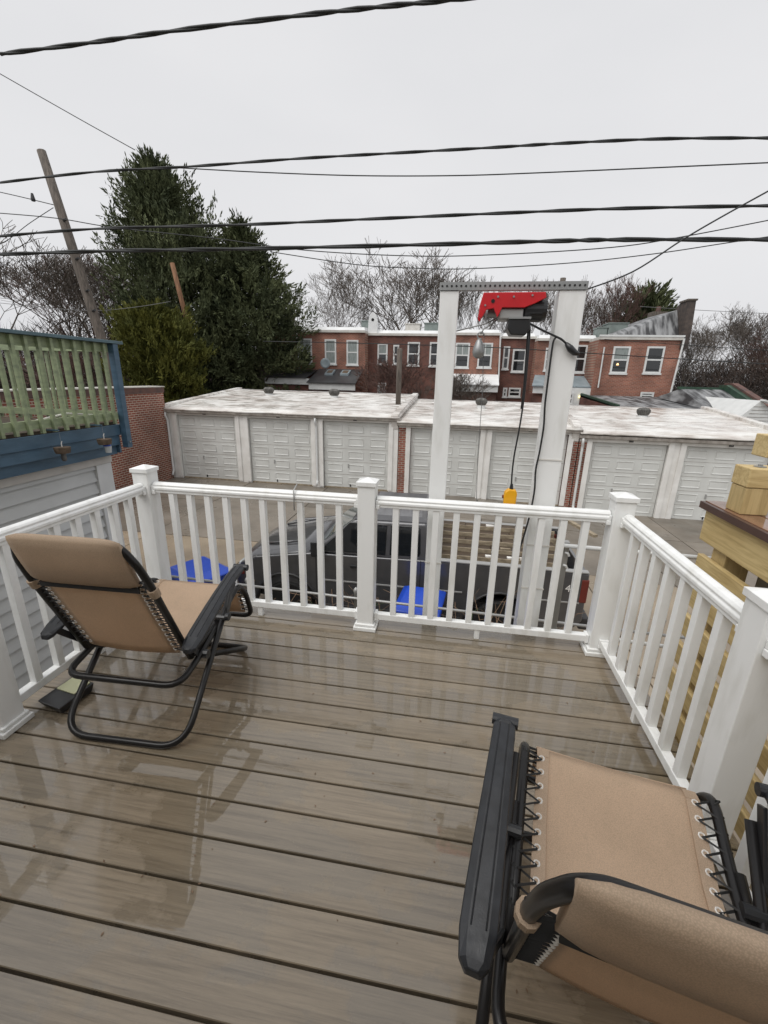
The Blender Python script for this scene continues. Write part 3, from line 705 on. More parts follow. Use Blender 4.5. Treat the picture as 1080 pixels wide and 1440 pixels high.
scatter_stems('dry_stems', 'twig', 420, -3.4, 1.2, 4.6, 5.35, 1.15, 'dry brown stems along the chain link fence', 'dry plants')
scatter_stems('green_weeds', 'weed', 500, -3.6, .6, 4.6, 5.3, .9, 'low green weeds along the chain link fence', 'weeds')

# ================================================================== BINS
def rbin(x, y, rz, label, op=0):
    t = thing('recycling_bin', (0, 0, 0), label, 'recycling bin', 'blue recycling bins')
    H = 1.0
    MB().hexa([(-.22, -.25, .04), (.22, -.25, .04), (.22, .25, .04), (-.22, .25, .04), (-.29, -.33, H), (.29, -.33, H), (.29, .33, H), (-.29, .33, H)]).build('bin_body', 'bin', t, bevel=.02, seg=3)
    l = MB(); l.add([(-.31, -.36, H+.002), (.31, -.36, H+.002), (.31, .36, H+.002), (-.31, .36, H+.002), (-.31, -.36, H+.035), (.31, -.36, H+.035), (.31, .36, H+.035), (-.31, .36, H+.035),
                     (-.23, -.24, H+.09), (.23, -.24, H+.09), (.23, .26, H+.10), (-.23, .26, H+.10)],
                    [(3,2,1,0),(0,1,5,4),(1,2,6,5),(2,3,7,6),(3,0,4,7),(4,5,9,8),(5,6,10,9),(6,7,11,10),(7,4,8,11),(8,9,10,11)])
    ld = l.build('bin_lid', 'bin', t, bevel=.015, seg=3)
    MB().tube([(-.2, .35, H-.02), (.2, .35, H-.02)], .018, 8).build('bin_handle', 'bin', t, smooth=True)
    for s in (1, -1): MB().lathe([(.1, -.02), (.11, -.01), (.11, .01), (.1, .02)], (s*.22, .27, .11), 14, 'x').build('bin_wheel', 'rubber', t)
    t.location = (x, y, -2.3); t.rotation_euler = (0, 0, rz); t.scale = (op or 1, op or 1, 1)
b1 = onz(272, 802, -1.25)
rbin(b1.x+.05, b1.y+.05, R_(62), 'blue recycling bin behind the back railing left part, front of the truck', 1.15)
b2 = onz(590, 838, -1.25)
rbin(b2.x+.02, b2.y-.10, R_(-6), 'blue recycling bin beside the truck bed, below the left gantry post')

# ================================================================== TRUCK
tk = thing('pickup_truck', (-.6, 6.85, -2.3), 'grey crew pickup truck parked in the alley behind the railing', 'pickup truck')
G = -2.3; YN, YF = 5.86, 7.84; XF, XB = -3.25, 2.02
def archp(cx, r, z0, n=10, rev=False):   # points of an arch from front to back
    return [(cx-r*math.cos(math.pi*i/n), z0+max(0, r*math.sin(math.pi*i/n))*1.0) for i in range(n+1)]
WF, WR = -2.42, .86; wz = G+.40
poly = [(XF+.02, G+.50)]+[(XF+.12, G+.44)]+archp(WF, .49, G+.46)+[(WF+.56, G+.42), (WR-.56, G+.42)]+archp(WR, .49, G+.46)+[(XB-.1, G+.50), (XB, G+.62), (XB, G+1.37), (-.18, G+1.37), (-.19, G+1.365), (-2.02, G+1.335), (-2.25, G+1.30), (XF+.35, G+1.20), (XF+.08, G+1.08), (XF, G+.85)]
# near and far side skins, hollow bed between
for yy, s in ((YN, 1), (YF-.09, 1)):
    MB().prism(poly, 'y', yy, yy+.09).build('body_side', 'truck', tk, bevel=.022, seg=3)
# nose, hood, cab lower
v = []; f = []
secs = [(XF+.0, .62, G+.55, G+.98), (XF+.06, .80, G+.50, G+1.13), (XF+.25, .88, G+.5, G+1.20), (XF+.7, .93, G+.5, G+1.265), (-2.25, .93, G+.5, G+1.335), (-2.05, .93, G+.5, G+1.35)]
ym = (YN+YF)/2
for (x, hw, zb, zt) in secs:
    for (u, w) in ((-1, 0), (-1, .88), (-.9, .98), (-.45, 1.03), (0, 1.045), (.45, 1.03), (.9, .98), (1, .88), (1, 0)):
        v.append((x, ym+u*hw, zb+(zt-zb)*w))
for i in range(len(secs)-1):
    for k in range(8): f.append((i*9+k, i*9+k+1, (i+1)*9+k+1, (i+1)*9+k))
f.append(tuple(range(9))); f.append(tuple(5*9+k for k in range(9)))
MB().add(v, f).build('hood', 'truck', tk, smooth=True)
ridge = MB()
for s in (-1, 1): ridge.tube([(XF+.3, ym+s*.50, G+1.235), (-2.3, ym+s*.60, G+1.365)], .018, 6)
ridge.build('hood_crease', 'truck', tk, smooth=True)
MB().box(-2.04, -.22, YN+.092, YF-.092, G+.5, G+1.36).build('cab_lower', 'truckd', tk)
MB().box(-.18, XB-.06, YN+.092, YF-.092, G+.62, G+.74).build('bed_floor', 'truckd', tk)
MB().box(XB-.055, XB-.004, YN+.092, YF-.092, G+.6, G+1.36).build('tailgate', 'truck', tk, bevel=.01)
MB().box(-.24, -.185, YN+.092, YF-.092, G+.741, G+1.36).build('bed_front_panel', 'truck', tk)
for yy in (YN-.006, YF-.095): MB().box(-.17, XB-.01, yy, yy+.10, G+1.372, G+1.395).build('bed_rail_cap', 'alum', tk, bevel=.006)
# greenhouse
def gh(x, y_, z): return (x, y_, z)
iy = .16
pts = [(-2.03, YN+.02, G+1.352), (-.20, YN+.02, G+1.352), (-.20, YF-.02, G+1.352), (-2.03, YF-.02, G+1.352),
       (-1.36, YN+iy, G+1.87), (-.27, YN+iy, G+1.885), (-.27, YF-iy, G+1.885), (-1.36, YF-iy, G+1.87)]
MB().hexa(pts).build('cab', 'truck', tk, bevel=.04, seg=4)
MB().hexa([(-1.42, YN+.17, G+1.872), (-.26, YN+.17, G+1.886), (-.26, YF-.17, G+1.886), (-1.42, YF-.17, G+1.872),
           (-1.22, YN+.30, G+1.93), (-.36, YN+.30, G+1.935), (-.36, YF-.30, G+1.935), (-1.22, YF-.30, G+1.93)]).build('roof', 'truck', tk, bevel=.03, seg=3)
def onside(x, z):   # y on near greenhouse side
    q = (z-(G+1.352))/(.53); return YN+.02+(iy-.02)*q
def sidewin(poly, name, far=False):
    v = []
    for off in (-.006, .02):
        for (x, z) in poly:
            yy = onside(x, z)+off; v.append((x, (YN+YF)-yy if far else yy, z))
    n_ = len(poly); f = [tuple(range(n_)), tuple(range(2*n_-1, n_-1, -1))]+[(i, i+n_, (i+1) % n_+n_, (i+1) % n_) for i in range(n_)]
    return MB().add(v, f).build(name, 'glass', tk, bevel=.004)
for far in (False, True):
    sidewin([(-1.86, G+1.39), (-1.24, G+1.39), (-1.24, G+1.83), (-1.42, G+1.83)], 'side_window', far)
    sidewin([(-1.17, G+1.39), (-.86, G+1.39), (-.86, G+1.83), (-1.17, G+1.83)], 'side_window', far)
    sidewin([(-.80, G+1.40), (-.36, G+1.41), (-.34, G+1.46), (-.36, G+1.80), (-.40, G+1.83), (-.80, G+1.83)], 'side_window', far)
# windscreen: sloped glass
def wsp(t_, u): # t 0 bottom 1 top; u across
    yb = (YN+.02)*(1-u)+(YF-.02)*u; yt = (YN+iy)*(1-u)+(YF-iy)*u
    return Vector((-2.03+.67*t_, yb+(yt-yb)*t_, G+1.352+.518*t_))
nrm = Vector((-.518, 0, .67)).normalized()
c4 = [wsp(.08, .07), wsp(.08, .93), wsp(.93, .93), wsp(.93, .07)]
MB().hexa([p-nrm*.02 for p in c4]+[p+nrm*.006 for p in c4]).build('windscreen', 'wglass', tk, bevel=.004)
MB().box(-.235, -.19, YN+.35, YF-.35, G+1.42, G+1.80).build('rear_window', 'glass', tk)
# door seams, handles, trim
for (xa, za, zb) in ((-1.93, .50, 1.34), (-1.19, .46, 1.36), (-.33, .46, 1.36), (-.185, .42, 1.38)):
    MB().box(xa-.005, xa+.005, YN-.003, YN+.004, G+za, G+zb).build('door_seam', 'hole', tk)
MB().box(-2.45+.6, WR-.56, YN-.010, YN+.01, G+.90, G+.925).build('side_crease', 'alum', tk, bevel=.004)
MB().box(WF+.54, WR-.56, YN-.014, YN+.012, G+.40, G+.50).build('rocker_trim', 'truckd', tk, bevel=.01)
MB().box(WR+.56, XB-.08, YN-.008, YN+.01, G+.90, G+.925).build('side_crease', 'alum', tk, bevel=.004)
for xa in (-1.30, -1.08): 
    MB().box(xa-.09, xa+.09, YN-.025, YN+.002, G+1.16, G+1.20).build('door_handle', 'black', tk, bevel=.008)
MB().hexa([(-1.95, YN-.20, G+1.36), (-1.83, YN-.20, G+1.36), (-1.80, YN+.0, G+1.36), (-1.88, YN+.0, G+1.36), (-1.95, YN-.20, G+1.60), (-1.85, YN-.20, G+1.60), (-1.80, YN+.0, G+1.52), (-1.88, YN+.0, G+1.52)]).build('side_mirror', 'black', tk, bevel=.02, seg=3)
# front and rear
MB().box(XF-.16, XF+.10, YN+.12, YF-.12, G+.46, G+.70).build('front_bumper', 'truckd', tk, bevel=.05, seg=3)
MB().box(XF-.03, XF+.05, YN+.45, YF-.45, G+.74, G+1.02).build('grille', 'black', tk, bevel=.02)
for s in (YN+.10, YF-.40): 
    MB().box(XF-.01, XF+.12, s, s+.30, G+.80, G+1.04).build('headlight', 'jar', tk, bevel=.03, seg=3)
MB().box(XF+.005, XF+.14, YN-.012, YN+.03, G+.88, G+1.0).build('side_marker', 'redbrown', tk, bevel=.01)
MB().box(XB-.02, XB+.12, YN+.05, YF-.05, G+.46, G+.66).build('rear_bumper', 'truckd', tk, bevel=.03, seg=3)
for s in (YN-.008, YF-.13): MB().box(XB-.09, XB+.012, s, s+.14, G+.92, G+1.28).build('tail_light', 'redbrown', tk, bevel=.015)
# wheels
for xw in (WF, WR):
    for yw, s in ((YN+.04, -1), (YF-.04, 1)):
        w = MB().lathe([(.24, -.11), (.37, -.12), (.40, -.08), (.40, .08), (.37, .12), (.24, .11)], (xw, yw+.10*(1 if s < 0 else -1), wz), 28, 'y').build('wheel', 'rubber', tk, smooth=False, bevel=.008)
        r = MB().lathe([(.235, .0), (.235, s*.108), (.19, s*.10), (.10, s*.06), (.05, s*.11), (.03, s*.12)], (xw, yw+.10*(1 if s < 0 else -1), wz), 20, 'y').build('rim', 'alum', w, smooth=False)
    MB().box(xw-.48, xw+.48, YN+.34, YN+.36, G+.42, G+.95).build('wheel_well', 'hole', tk)
    MB().tube([(xw-.50*math.cos(math.pi*i/12), YN-.004, G+.46+.50*math.sin(math.pi*i/12)) for i in range(13)], .020, 6).build('arch_moulding', 'truckd', tk, smooth=True)
text_mesh('FX', .13, (XB-.42, YN-.004, G+1.10), (R_(90), 0, 0), 'red', 'decal_letters', tk)
text_mesh('4', .15, (XB-.26, YN-.004, G+1.08), (R_(90), 0, 0), 'eyelet', 'decal_number', tk)
# timber load in the bed
ld = thing('timber_load', (.95, 6.9, G+1.0), 'stepped stack of old brown planks with pale edges lying in the truck bed', 'timber')
random.seed(3)
for i in range(7):
    yy = YN+.12+i*.25; zz = G+1.12+i*.045
    x = -.10
    while x < 1.78:
        L = random.choice((.45, .6, .85)); x1 = min(x+L, 1.86)
        MB().box(x+.004, x1-.004, yy+.035, yy+.245, zz-.16, zz+random.uniform(0, .012)).build('plank', 'plank', ld, bevel=.006)
        x = x1
    MB().box(-.12, 1.88, yy+.006, yy+.028, zz-.10, zz+.022).build('pale_batten', 'planke', ld, bevel=.003)
for i in range(9):
    x = random.uniform(0, 1.7); k = random.randint(0, 6); yy = YN+.16+k*.25; zz = G+1.12+k*.045+.014
    s = MB().hexa([(x, yy, zz), (x+.16, yy+.02, zz), (x+.15, yy+.07, zz), (x-.01, yy+.05, zz), (x, yy, zz+.02), (x+.16, yy+.02, zz+.03), (x+.15, yy+.07, zz+.02), (x-.01, yy+.05, zz+.03)]).build('offcut', 'eyelet' if i % 3 else 'planke', ld)
q0, q1 = onz(800, 733, -1.0), onz(834, 752, -1.05)
tag(MB().beam(q0, q1+(q1-q0)*.1, .09, .05).build('loose_plank', 'planke'), 'single pale plank resting at an angle by the truck tailgate', 'plank')
# dark tarp strap hanging over the cab end
tag(MB().tube([(-.15, YN-.03, G+1.42), (-.16, YN-.05, G+1.2), (-.19, YN-.05, G+.8), (-.2, YN-.04, G+.62)], .02, 6).build('black_strap', 'black', smooth=True), 'black strap hanging over the truck side behind the cab', 'strap')

# ================================================================== GARAGES
def garage(root, x0, x1, eave, dtop, dbot, doors, rback, label, lpar, rpar, brick_end, down=()):
    t = thing('garage_row', root, label, 'garage block', 'white garages across the alley')
    FY = root[1]; D = 5.6
    bot = dbot-.3
    # front wall as piers
    xs_ = [x0]+[v_ for d in doors for v_ in (d[0]-.02, d[1]+.02)]+[x1]
    w = MB()
    w.box(x0, x1, FY+.30, FY+D, bot, eave-.1)
    w.build('wall', 'brickx', t)
    for i in range(0, len(xs_), 2):
        a_, b_2 = xs_[i], xs_[i+1]
        if b_2-a_ > .05:
            MB().box(a_, b_2, FY+.02, FY+.298, bot, dtop+.02).build('pier', 'brickx' if (i == len(xs_)-2 or i == 0) and brick_end else 'gtrim', t)
    MB().box(x0, x1, FY+.02, FY+.298, dtop+.021, eave-.04).build('header', 'gtrim', t)
    for (a_, b_2) in doors:
        d = MB().box(a_, b_2, FY+.12, FY+.16, dbot, dtop).build('garage_door', 'gdoor', t)
        cw = (b_2-a_)/3; rh = (dtop-dbot)/5; first = None
        for r in range(5):
            for c in range(3):
                if first is None:
                    xa, xb = a_+cw*.14, a_+cw*.86; za, zb = dtop-rh*.78, dtop-rh*.20; ins = .035
                    v = [(xa, FY+.1195, za), (xb, FY+.1195, za), (xb, FY+.1195, zb), (xa, FY+.1195, zb),
                         (xa+.012, FY+.101, za+.012), (xb-.012, FY+.101, za+.012), (xb-.012, FY+.101, zb-.012), (xa+.012, FY+.101, zb-.012),
                         (xa+.045, FY+.117, za+.045), (xb-.045, FY+.117, za+.045), (xb-.045, FY+.117, zb-.045), (xa+.045, FY+.117, zb-.045)]
                    fs = [(i, (i+1) % 4, (i+1) % 4+4, i+4) for i in range(4)]+[(i+4, (i+1) % 4+4, (i+1) % 4+8, i+8) for i in range(4)]+[(8, 9, 10, 11), (3, 2, 1, 0)]
                    first = MB().add(v, fs).build('door_panel', 'gdoor', d)
                else: inst(first, d, (cw*c, 0, -rh*r))
        sm = MB()
        for r in range(1, 5): sm.box(a_+.01, b_2-.01, FY+.1165, FY+.1195, dtop-rh*r-.005, dtop-rh*r+.005)
        sm.build('section_joints', 'gutter', d)
        m_ = (a_+b_2)/2-cw*.35
        MB().box(m_-.02, m_+.02, FY+.085, FY+.118, dbot+.72, dbot+.86).build('door_handle', 'alum', d)
        MB().box(m_+.05, m_+.09, FY+.10, FY+.118, dbot+.03, dbot+.12).build('door_latch', 'hole', d)
        MB().box(a_, b_2, FY+.10, FY+.17, dbot-.05, dbot-.004).build('bottom_seal', 'planke', d)
        # trim around the opening
        tw = .16
        for (p, q2) in ((a_-tw, a_-.003), (b_2+.003, b_2+tw)): MB().box(p, q2, FY-.02, FY+.018, bot+.3, dtop+.10).build('door_trim', 'gtrim', t, bevel=.004)
        MB().box(a_-tw, b_2+tw, FY-.03, FY+.018, dtop+.103, dtop+.16).build('door_trim', 'gtrim', t)
        cx_ = (a_+b_2)/2
        pt = MB().box(cx_-.06, cx_+.06, FY-.045, FY-.031, dtop+.07, dtop+.19).build('number_plate', 'hole', t)
        MB().box(cx_-.028, cx_-.010, FY-.048, FY-.0455, dtop+.095, dtop+.165).box(cx_+.010, cx_+.028, FY-.048, FY-.0455, dtop+.095, dtop+.165).build('number_strokes', 'alum', pt)
    # gutter and roof
    gp_ = [(FY-.14, eave-.02), (FY-.13, eave-.11), (FY-.05, eave-.14), (FY+.015, eave-.14), (FY+.015, eave-.02)]
    MB().prism(gp_, 'x', x0-.05, x1+.06).build('gutter', 'gutter', t)
    nx_, ny_ = 26, 10; v = []; f = []
    for j in range(ny_+1):
        for i in range(nx_+1):
            q_ = j/ny_; z_ = eave+.01+(rback-eave)*(q_**.85)+random.uniform(-.008, .008)
            v.append((x0-.04+(x1-x0+.08)*i/nx_, FY-.16+(D+.16)*q_+(random.uniform(-.015, .015) if j == 0 else 0), z_))
    for j in range(ny_):
        for i in range(nx_): a0 = j*(nx_+1)+i; f.append((a0, a0+1, a0+nx_+2, a0+nx_+1))
    rf = MB().add(v, f).build('roof', 'roof', t, smooth=True)
    sd = rf.modifiers.new('thick', 'SOLIDIFY'); sd.thickness = .05; sd.offset = -1
    MB().box(x0, x1, FY+D-.0, FY+D+.2, bot, rback-.03).build('rear_wall', 'brickx', t)
    for side, hgt in ((x0, lpar), (x1-.24, rpar)):
        if hgt:
            MB().prism([(FY-.10, eave-.05), (FY-.10, eave+.06+hgt*.3), (FY+.35, eave+.12+hgt), (FY+D, rback+hgt), (FY+D+.21, rback+hgt), (FY+D+.21, eave-.4), (FY, eave-.4)], 'x', side, side+.24).build('parapet', 'roof', t, bevel=.02)
    for xd in down:
        MB().tube(arc([(xd-.02, FY-.10, eave-.13), (xd-.02, FY-.14, eave-.25), (xd, FY-.06, eave-.4), (xd, FY-.06, dbot+.22), (xd+.02, FY-.18, dbot+.08)], 3, .05), .04, 8).build('downspout', 'cap', t, smooth=True)
    t.rotation_euler = (0, 0, -.027)
    return t
garage((-10.5, 15.05, -2.3), -10.80, -1.83, .325, .09, -2.25, [(-10.23, -7.86), (-7.36, -4.96), (-4.52, -2.16)], .90, 'left white garage block with three doors between brick wall and brick pillar', .07, .05, False, (-10.56, -4.74))
garage((-1.82, 14.82, -2.3), -1.815, 4.0, .19, -.03, -2.36, [(-1.40, .92), (1.30, 3.68)], .70, 'middle white garage block with two doors seen behind the gantry posts', 0, .12, True, ())
garage((4.02, 14.66, -2.5), 4.03, 10.2, .04, -.22, -2.55, [(4.42, 6.64), (7.14, 9.50)], .60, 'right white garage block with two doors behind the back right post', 0, .16, True, (4.12,))
# turbine vents
def turbine(px, py, yy, lab, base):
    c0 = ony(px, py, yy); s = .26
    t = thing('turbine_vent', (c0.x, c0.y, base), lab, 'roof vent', 'turbine vents on the garage roofs')
    MB().lathe([(.17, base-c0.z-.05), (.15, -.13)], (c0.x, c0.y, c0.z), 14).build('vent_neck', 'cap', t)
    m = MB(); pr = [(.13, -.15), (.19, -.10), (.235, -.01), (.23, .07), (.16, .13), (.05, .15)]
    nb = 18; v = []; f = []
    for (r, h_) in pr:
        for k in range(nb*2):
            a = math.pi*k/nb; rr = r*(1 if k % 2 else .88); v.append((c0.x+rr*math.cos(a), c0.y+rr*math.sin(a), c0.z+h_))
    for i in range(len(pr)-1):
        for k in range(nb*2): f.append((i*nb*2+k, i*nb*2+(k+1) % (nb*2), (i+1)*nb*2+(k+1) % (nb*2), (i+1)*nb*2+k))
    f.append(tuple(5*nb*2+k for k in range(nb*2))); m.add(v, f).build('turbine_head', 'vent', t)
turbine(378, 549, 18.9, 'leftmost turbine vent on the left garage roof', .78)
turbine(470, 552, 18.6, 'turbine vent on the left garage roof below the skylights', .74)
turbine(677, 565, 18.0, 'turbine vent on the middle garage roof between the gantry posts', .55)
turbine(905, 579, 17.6, 'turbine vent on the right garage roof right of the gantry', .42)
q = ony(560, 562, 17.2)
tag(MB().lathe([(.10, .3), (.10, ony(563, 491, 17.2).z), (.06, ony(563, 491, 17.2).z+.03)], (q.x, q.y, 0), 10).build('wooden_post', 'pole', smooth=True), 'short weathered post standing at the seam of left and middle garage roofs', 'post')

# ================================================================== LEFT BRICK WALL and NEIGHBOUR
bw = thing('brick_garage_wall', (-10.5, 12, -2.3), 'red brick side wall with dark parapet left of the white garages', 'brick wall')
MB().box(-11.1, -10.60, 7.5, 15.0, -2.6, .90).build('wall', 'bricky', bw)
MB().box(-11.13, -10.575, 7.5, 15.03, .902, 1.09).build('parapet', 'brickp', bw)
MB().box(-11.15, -10.55, 7.5, 15.05, 1.092, 1.125).build('coping', 'coping', bw)
# neighbour lower wall with lap siding
nb = thing('neighbour_garage', (-5.4, 4, -2.3), 'neighbour garage with pale lap siding and white corner trim under the green deck', 'garage')
MB().box(-8.5, -5.03, -1, 5.60, -2.6, .46).build('wall', 'brickd', nb)
z_ = -2.28; i = 0
while z_ < .28:
    p = [(-5.028, z_), (-4.970, z_+.004), (-5.014, z_+.166), (-5.028, z_+.168)]
    MB().prism([(a_, b_2) for a_, b_2 in p], 'y', -.9, 5.33).build('siding_board', 'siding', nb); z_ += .170; i += 1
MB().box(-5.027, -4.955, 5.335, 5.615, -2.3, .33).build('corner_trim', 'cap', nb, bevel=.006)
MB().box(-5.03, -4.95, 5.38, 5.50, -2.3, .33)
MB().box(-5.027, -4.94, -.9, 5.62, .335, .46).build('header_board', 'coping', nb, bevel=.004)
# green and blue deck
gd = thing('neighbour_deck', (-6, 4, .5), 'neighbour deck with green balusters, blue posts and blue fascia at upper left', 'deck')
DX = -4.72; DZ = .93
MB().box(-8.3, DX-.04, -1, 5.60, DZ-.04, DZ).build('deck_boards', 'plank', gd)
# fascia of stepped boards
MB().box(DX-.045, DX-.005, -1, 5.64, .74, DZ-.042).build('fascia_board', 'blue', gd, bevel=.004)
MB().box(DX-.07, DX-.03, -1, 5.60, .60, .738).build('fascia_board', 'blue', gd, bevel=.004)
MB().box(DX-.14, DX-.09, -1, 5.60, .463, .598).build('fascia_board', 'blue', gd, bevel=.004)
MB().box(-8.3, DX-.05, 5.605, 5.64, .48, DZ-.042).build('fascia_board', 'blue', gd)
RT = 2.01
def post_(x, y_): return MB().box(x-.045, x+.045, y_-.045, y_+.045, .56, RT-.04).build('deck_post', 'blue', gd, bevel=.004)
po = post_(DX+.045, 5.66); post_(DX+.045, 3.62); post_(DX+.045, 1.2)
bl = MB()
for (yy) in (5.66, 3.62):
    bl.lathe([(.012, 0), (.012, .012)], (DX+.09, yy, .64), 8, 'x')
bl.build('bolts', 'steel', gd)
MB().box(DX-.05, DX+.10, -1, 5.80, RT-.038, RT).build('top_rail', 'bluer', gd, bevel=.004)
MB().box(DX-.02, DX+.015, -1, 5.60, RT-.15, RT-.04).build('upper_rail', 'green', gd)
MB().box(DX-.02, DX+.015, -1, 5.60, DZ+.03, DZ+.13).build('lower_rail', 'green', gd)
first = None; yy = 5.50
while yy > .3:
    if abs(yy-3.62) > .07:
        if first is None: first = MB().box(DX+.016, DX+.054, yy-.019, yy+.019, DZ-.02, RT-.045).build('baluster', 'green', gd); y00 = yy
        else: inst(first, gd, (0, yy-y00, 0))
    yy -= .160
# far railings of that deck
for zz in (RT-.10, DZ+.10): MB().box(-8.2, DX-.03, 5.56, 5.60, zz-.045, zz+.045).build('end_rail', 'green', gd)
x = -8.1; f2 = None
while x < DX-.1:
    if f2 is None: f2 = MB().box(x-.019, x+.019, 5.601, 5.639, DZ+.0, RT-.045).build('end_baluster', 'green', gd); x00 = x
    else: inst(f2, gd, (x-x00, 0, 0))
    x += .16
MB().box(-8.3, DX-.055, 5.56, 5.66, RT-.038, RT-.002).build('end_top_rail', 'bluer', gd)
MB().box(-8.3, -8.2, 5.55, 5.65, .5, RT-.04).build('deck_post', 'blue', gd)
# things on that deck
bx = thing('storage_bench', (-6.6, 4.6, DZ), 'blue storage bench on the neighbour deck behind the green balusters', 'bench')
MB().box(-7.3, -6.0, 4.3, 4.8, DZ+.001, DZ+.42).build('bench_box', 'deckgap', bx); MB().box(-7.35, -5.95, 4.25, 4.85, DZ+.425, DZ+.50).build('bench_lid', 'blue', bx)
gr = thing('dark_backing', (-6.4, 3.6, DZ), 'added dark grill on the neighbour deck behind the green balusters', 'backing')
MB().hexa([(-7.4, 2.2, DZ+.002), (-5.6, 2.2, DZ+.002), (-5.6, 4.1, DZ+.002), (-7.4, 4.1, DZ+.002), (-7.2, 2.3, DZ+1.0), (-5.8, 2.3, DZ+1.0), (-5.8, 3.9, DZ+.95), (-7.2, 3.9, DZ+.95)]).build('backing_box', 'black', gr, bevel=.08, seg=3)  # dark block put in so the gaps between the balusters read dark
tag(MB().tube([(DX-.12, 2.9, DZ+.05), (DX-.2, 3.7, DZ+.12), (DX-.15, 4.3, DZ+.08), (DX-.12, 4.9, DZ+.16), (DX-.2, 5.4, DZ+.10)], .014, 6).build('dry_branch', 'string', smooth=True), 'pale bent branch lying along the neighbour deck edge', 'branch')
# hanging coconut planters
def feeder(px, py, dist, lab, cup):
    c0 = onx(px, py, dist)
    t = thing('hanging_feeder', tuple(c0), lab, 'hanging feeder', 'feeders hanging from the green deck')
    s = .085
    MB().lathe([(.03, -.04), (.075, -.035), (.085, .0), (.088, .035), (.06, .037)], tuple(c0), 12).build('coconut_shell', 'coco', t)
    MB().tube([c0+Vector((0, 0, .03)), c0+Vector((0, 0, .08)), c0+Vector((.0, .012, .10)), c0+Vector((0, 0, .085))], .006, 6).build('hook', 'eyelet', t)
    MB().tube([c0+Vector((0, 0, .08)), Vector((c0.x, c0.y, DZ+.0))], .0015, 4).build('hanging_wire', 'alum', t)
    MB().beam((c0.x, c0.y, DZ+.01), (DX-.02, c0.y, DZ+.01), .02, .015).build('hanger_arm', 'blue', t)
    if cup:
        MB().lathe([(.045, -.045), (.045, -.062)], (c0.x, c0.y+.03, c0.z), 12).build('blue_band', 'bin', t)
        MB().lathe([(.035, -.15), (.045, -.063)], (c0.x, c0.y+.04, c0.z), 12).build('clear_cup', 'jar', t)
    else:
        MB().lathe([(.02, -.13), (.028, -.11), (.028, -.045)], (c0.x, c0.y, c0.z), 10).build('clear_cup', 'vent', t)
feeder(88, 633, -4.55, 'left hanging coconut shell feeder below the blue fascia', False)
feeder(147, 621, -4.5, 'right hanging coconut shell feeder with a clear cup and blue band', True)

# ================================================================== LUMBER STRUCTURE AT RIGHT
lb = thing('unfinished_deck', (2.2, 2, -2.5), 'unfinished neighbour deck of yellow treated lumber at the right edge', 'deck')
LX = 1.62; fy = 2.93; fz = .92
# floor boards
x = LX-.01; k = 0
while x < 3.9:
    MB().box(x+.003, x+.138, -.5, fy, fz-.028, fz).build('floor_board', 'brown', lb, bevel=.003); x += .1415
MB().box(LX-.035, LX-.013, -.5, fy, fz-.045, fz-.004).build('edge_board', 'browne', lb)
MB().box(LX, LX+.04, -.5, fy-.02, fz-.25, fz-.03).build('rim_joist', 'ply', lb, bevel=.004)
MB().box(LX+.042, 3.9, fy-.06, fy-.02, fz-.25, fz-.03).build('rim_joist', 'plx', lb, bevel=.004)
MB().box(LX+.02, LX+.16, fy-.30, fy-.16, fz+.001, 1.075).build('newel_post', 'plz', lb, bevel=.005)
MB().box(LX+.02-.005, 3.4, fy-.305, fy-.155, 1.077, 1.185).build('cap_beam', 'plx', lb, bevel=.006)
MB().lathe([(.03, 0), (.03, .004), (.012, .005), (.012, .014)], (LX+.10, fy-.23, 1.186), 12).build('bolt', 'steel', lb)
MB().box(1.90, 3.6, 2.96, 3.10, 1.20, 1.335).build('upper_beam', 'plx', lb, bevel=.006)
MB().box(2.55, 2.69, 2.97, 3.09, fz-.3, 1.198).build('upper_post', 'plz', lb)
# support posts
for (xx, yy) in ((LX+.045, fy-.25), (LX+.045, 1.2), (3.4, fy-.25), (LX+.045, -.3)):
    MB().box(xx, xx+.14, yy, yy+.14, -2.5, fz-.255).build('support_post', 'plz', lb, bevel=.005)
MB().box(LX+.20, LX+.24, 2.35, 2.62, .30, .62).build('post_bracket', 'steel', lb)
zz = .44; i = 0
while zz > -2.3:
    MB().box(LX, LX+.038, -.5, fy-.03-(.0 if i % 2 else .015), zz, zz+.14).build('side_board', 'ply', lb, bevel=.006); zz -= .215; i += 1
# clutter seen on that deck
t = thing('deck_screen_frame', (2.6, 2.4, fz), 'white framed screen leaning on the unfinished deck at the right edge', 'screen')
MB().box(2.25, 2.85, 2.55, 2.58, fz+.003, fz+.20).build('panel', 'cap', t)

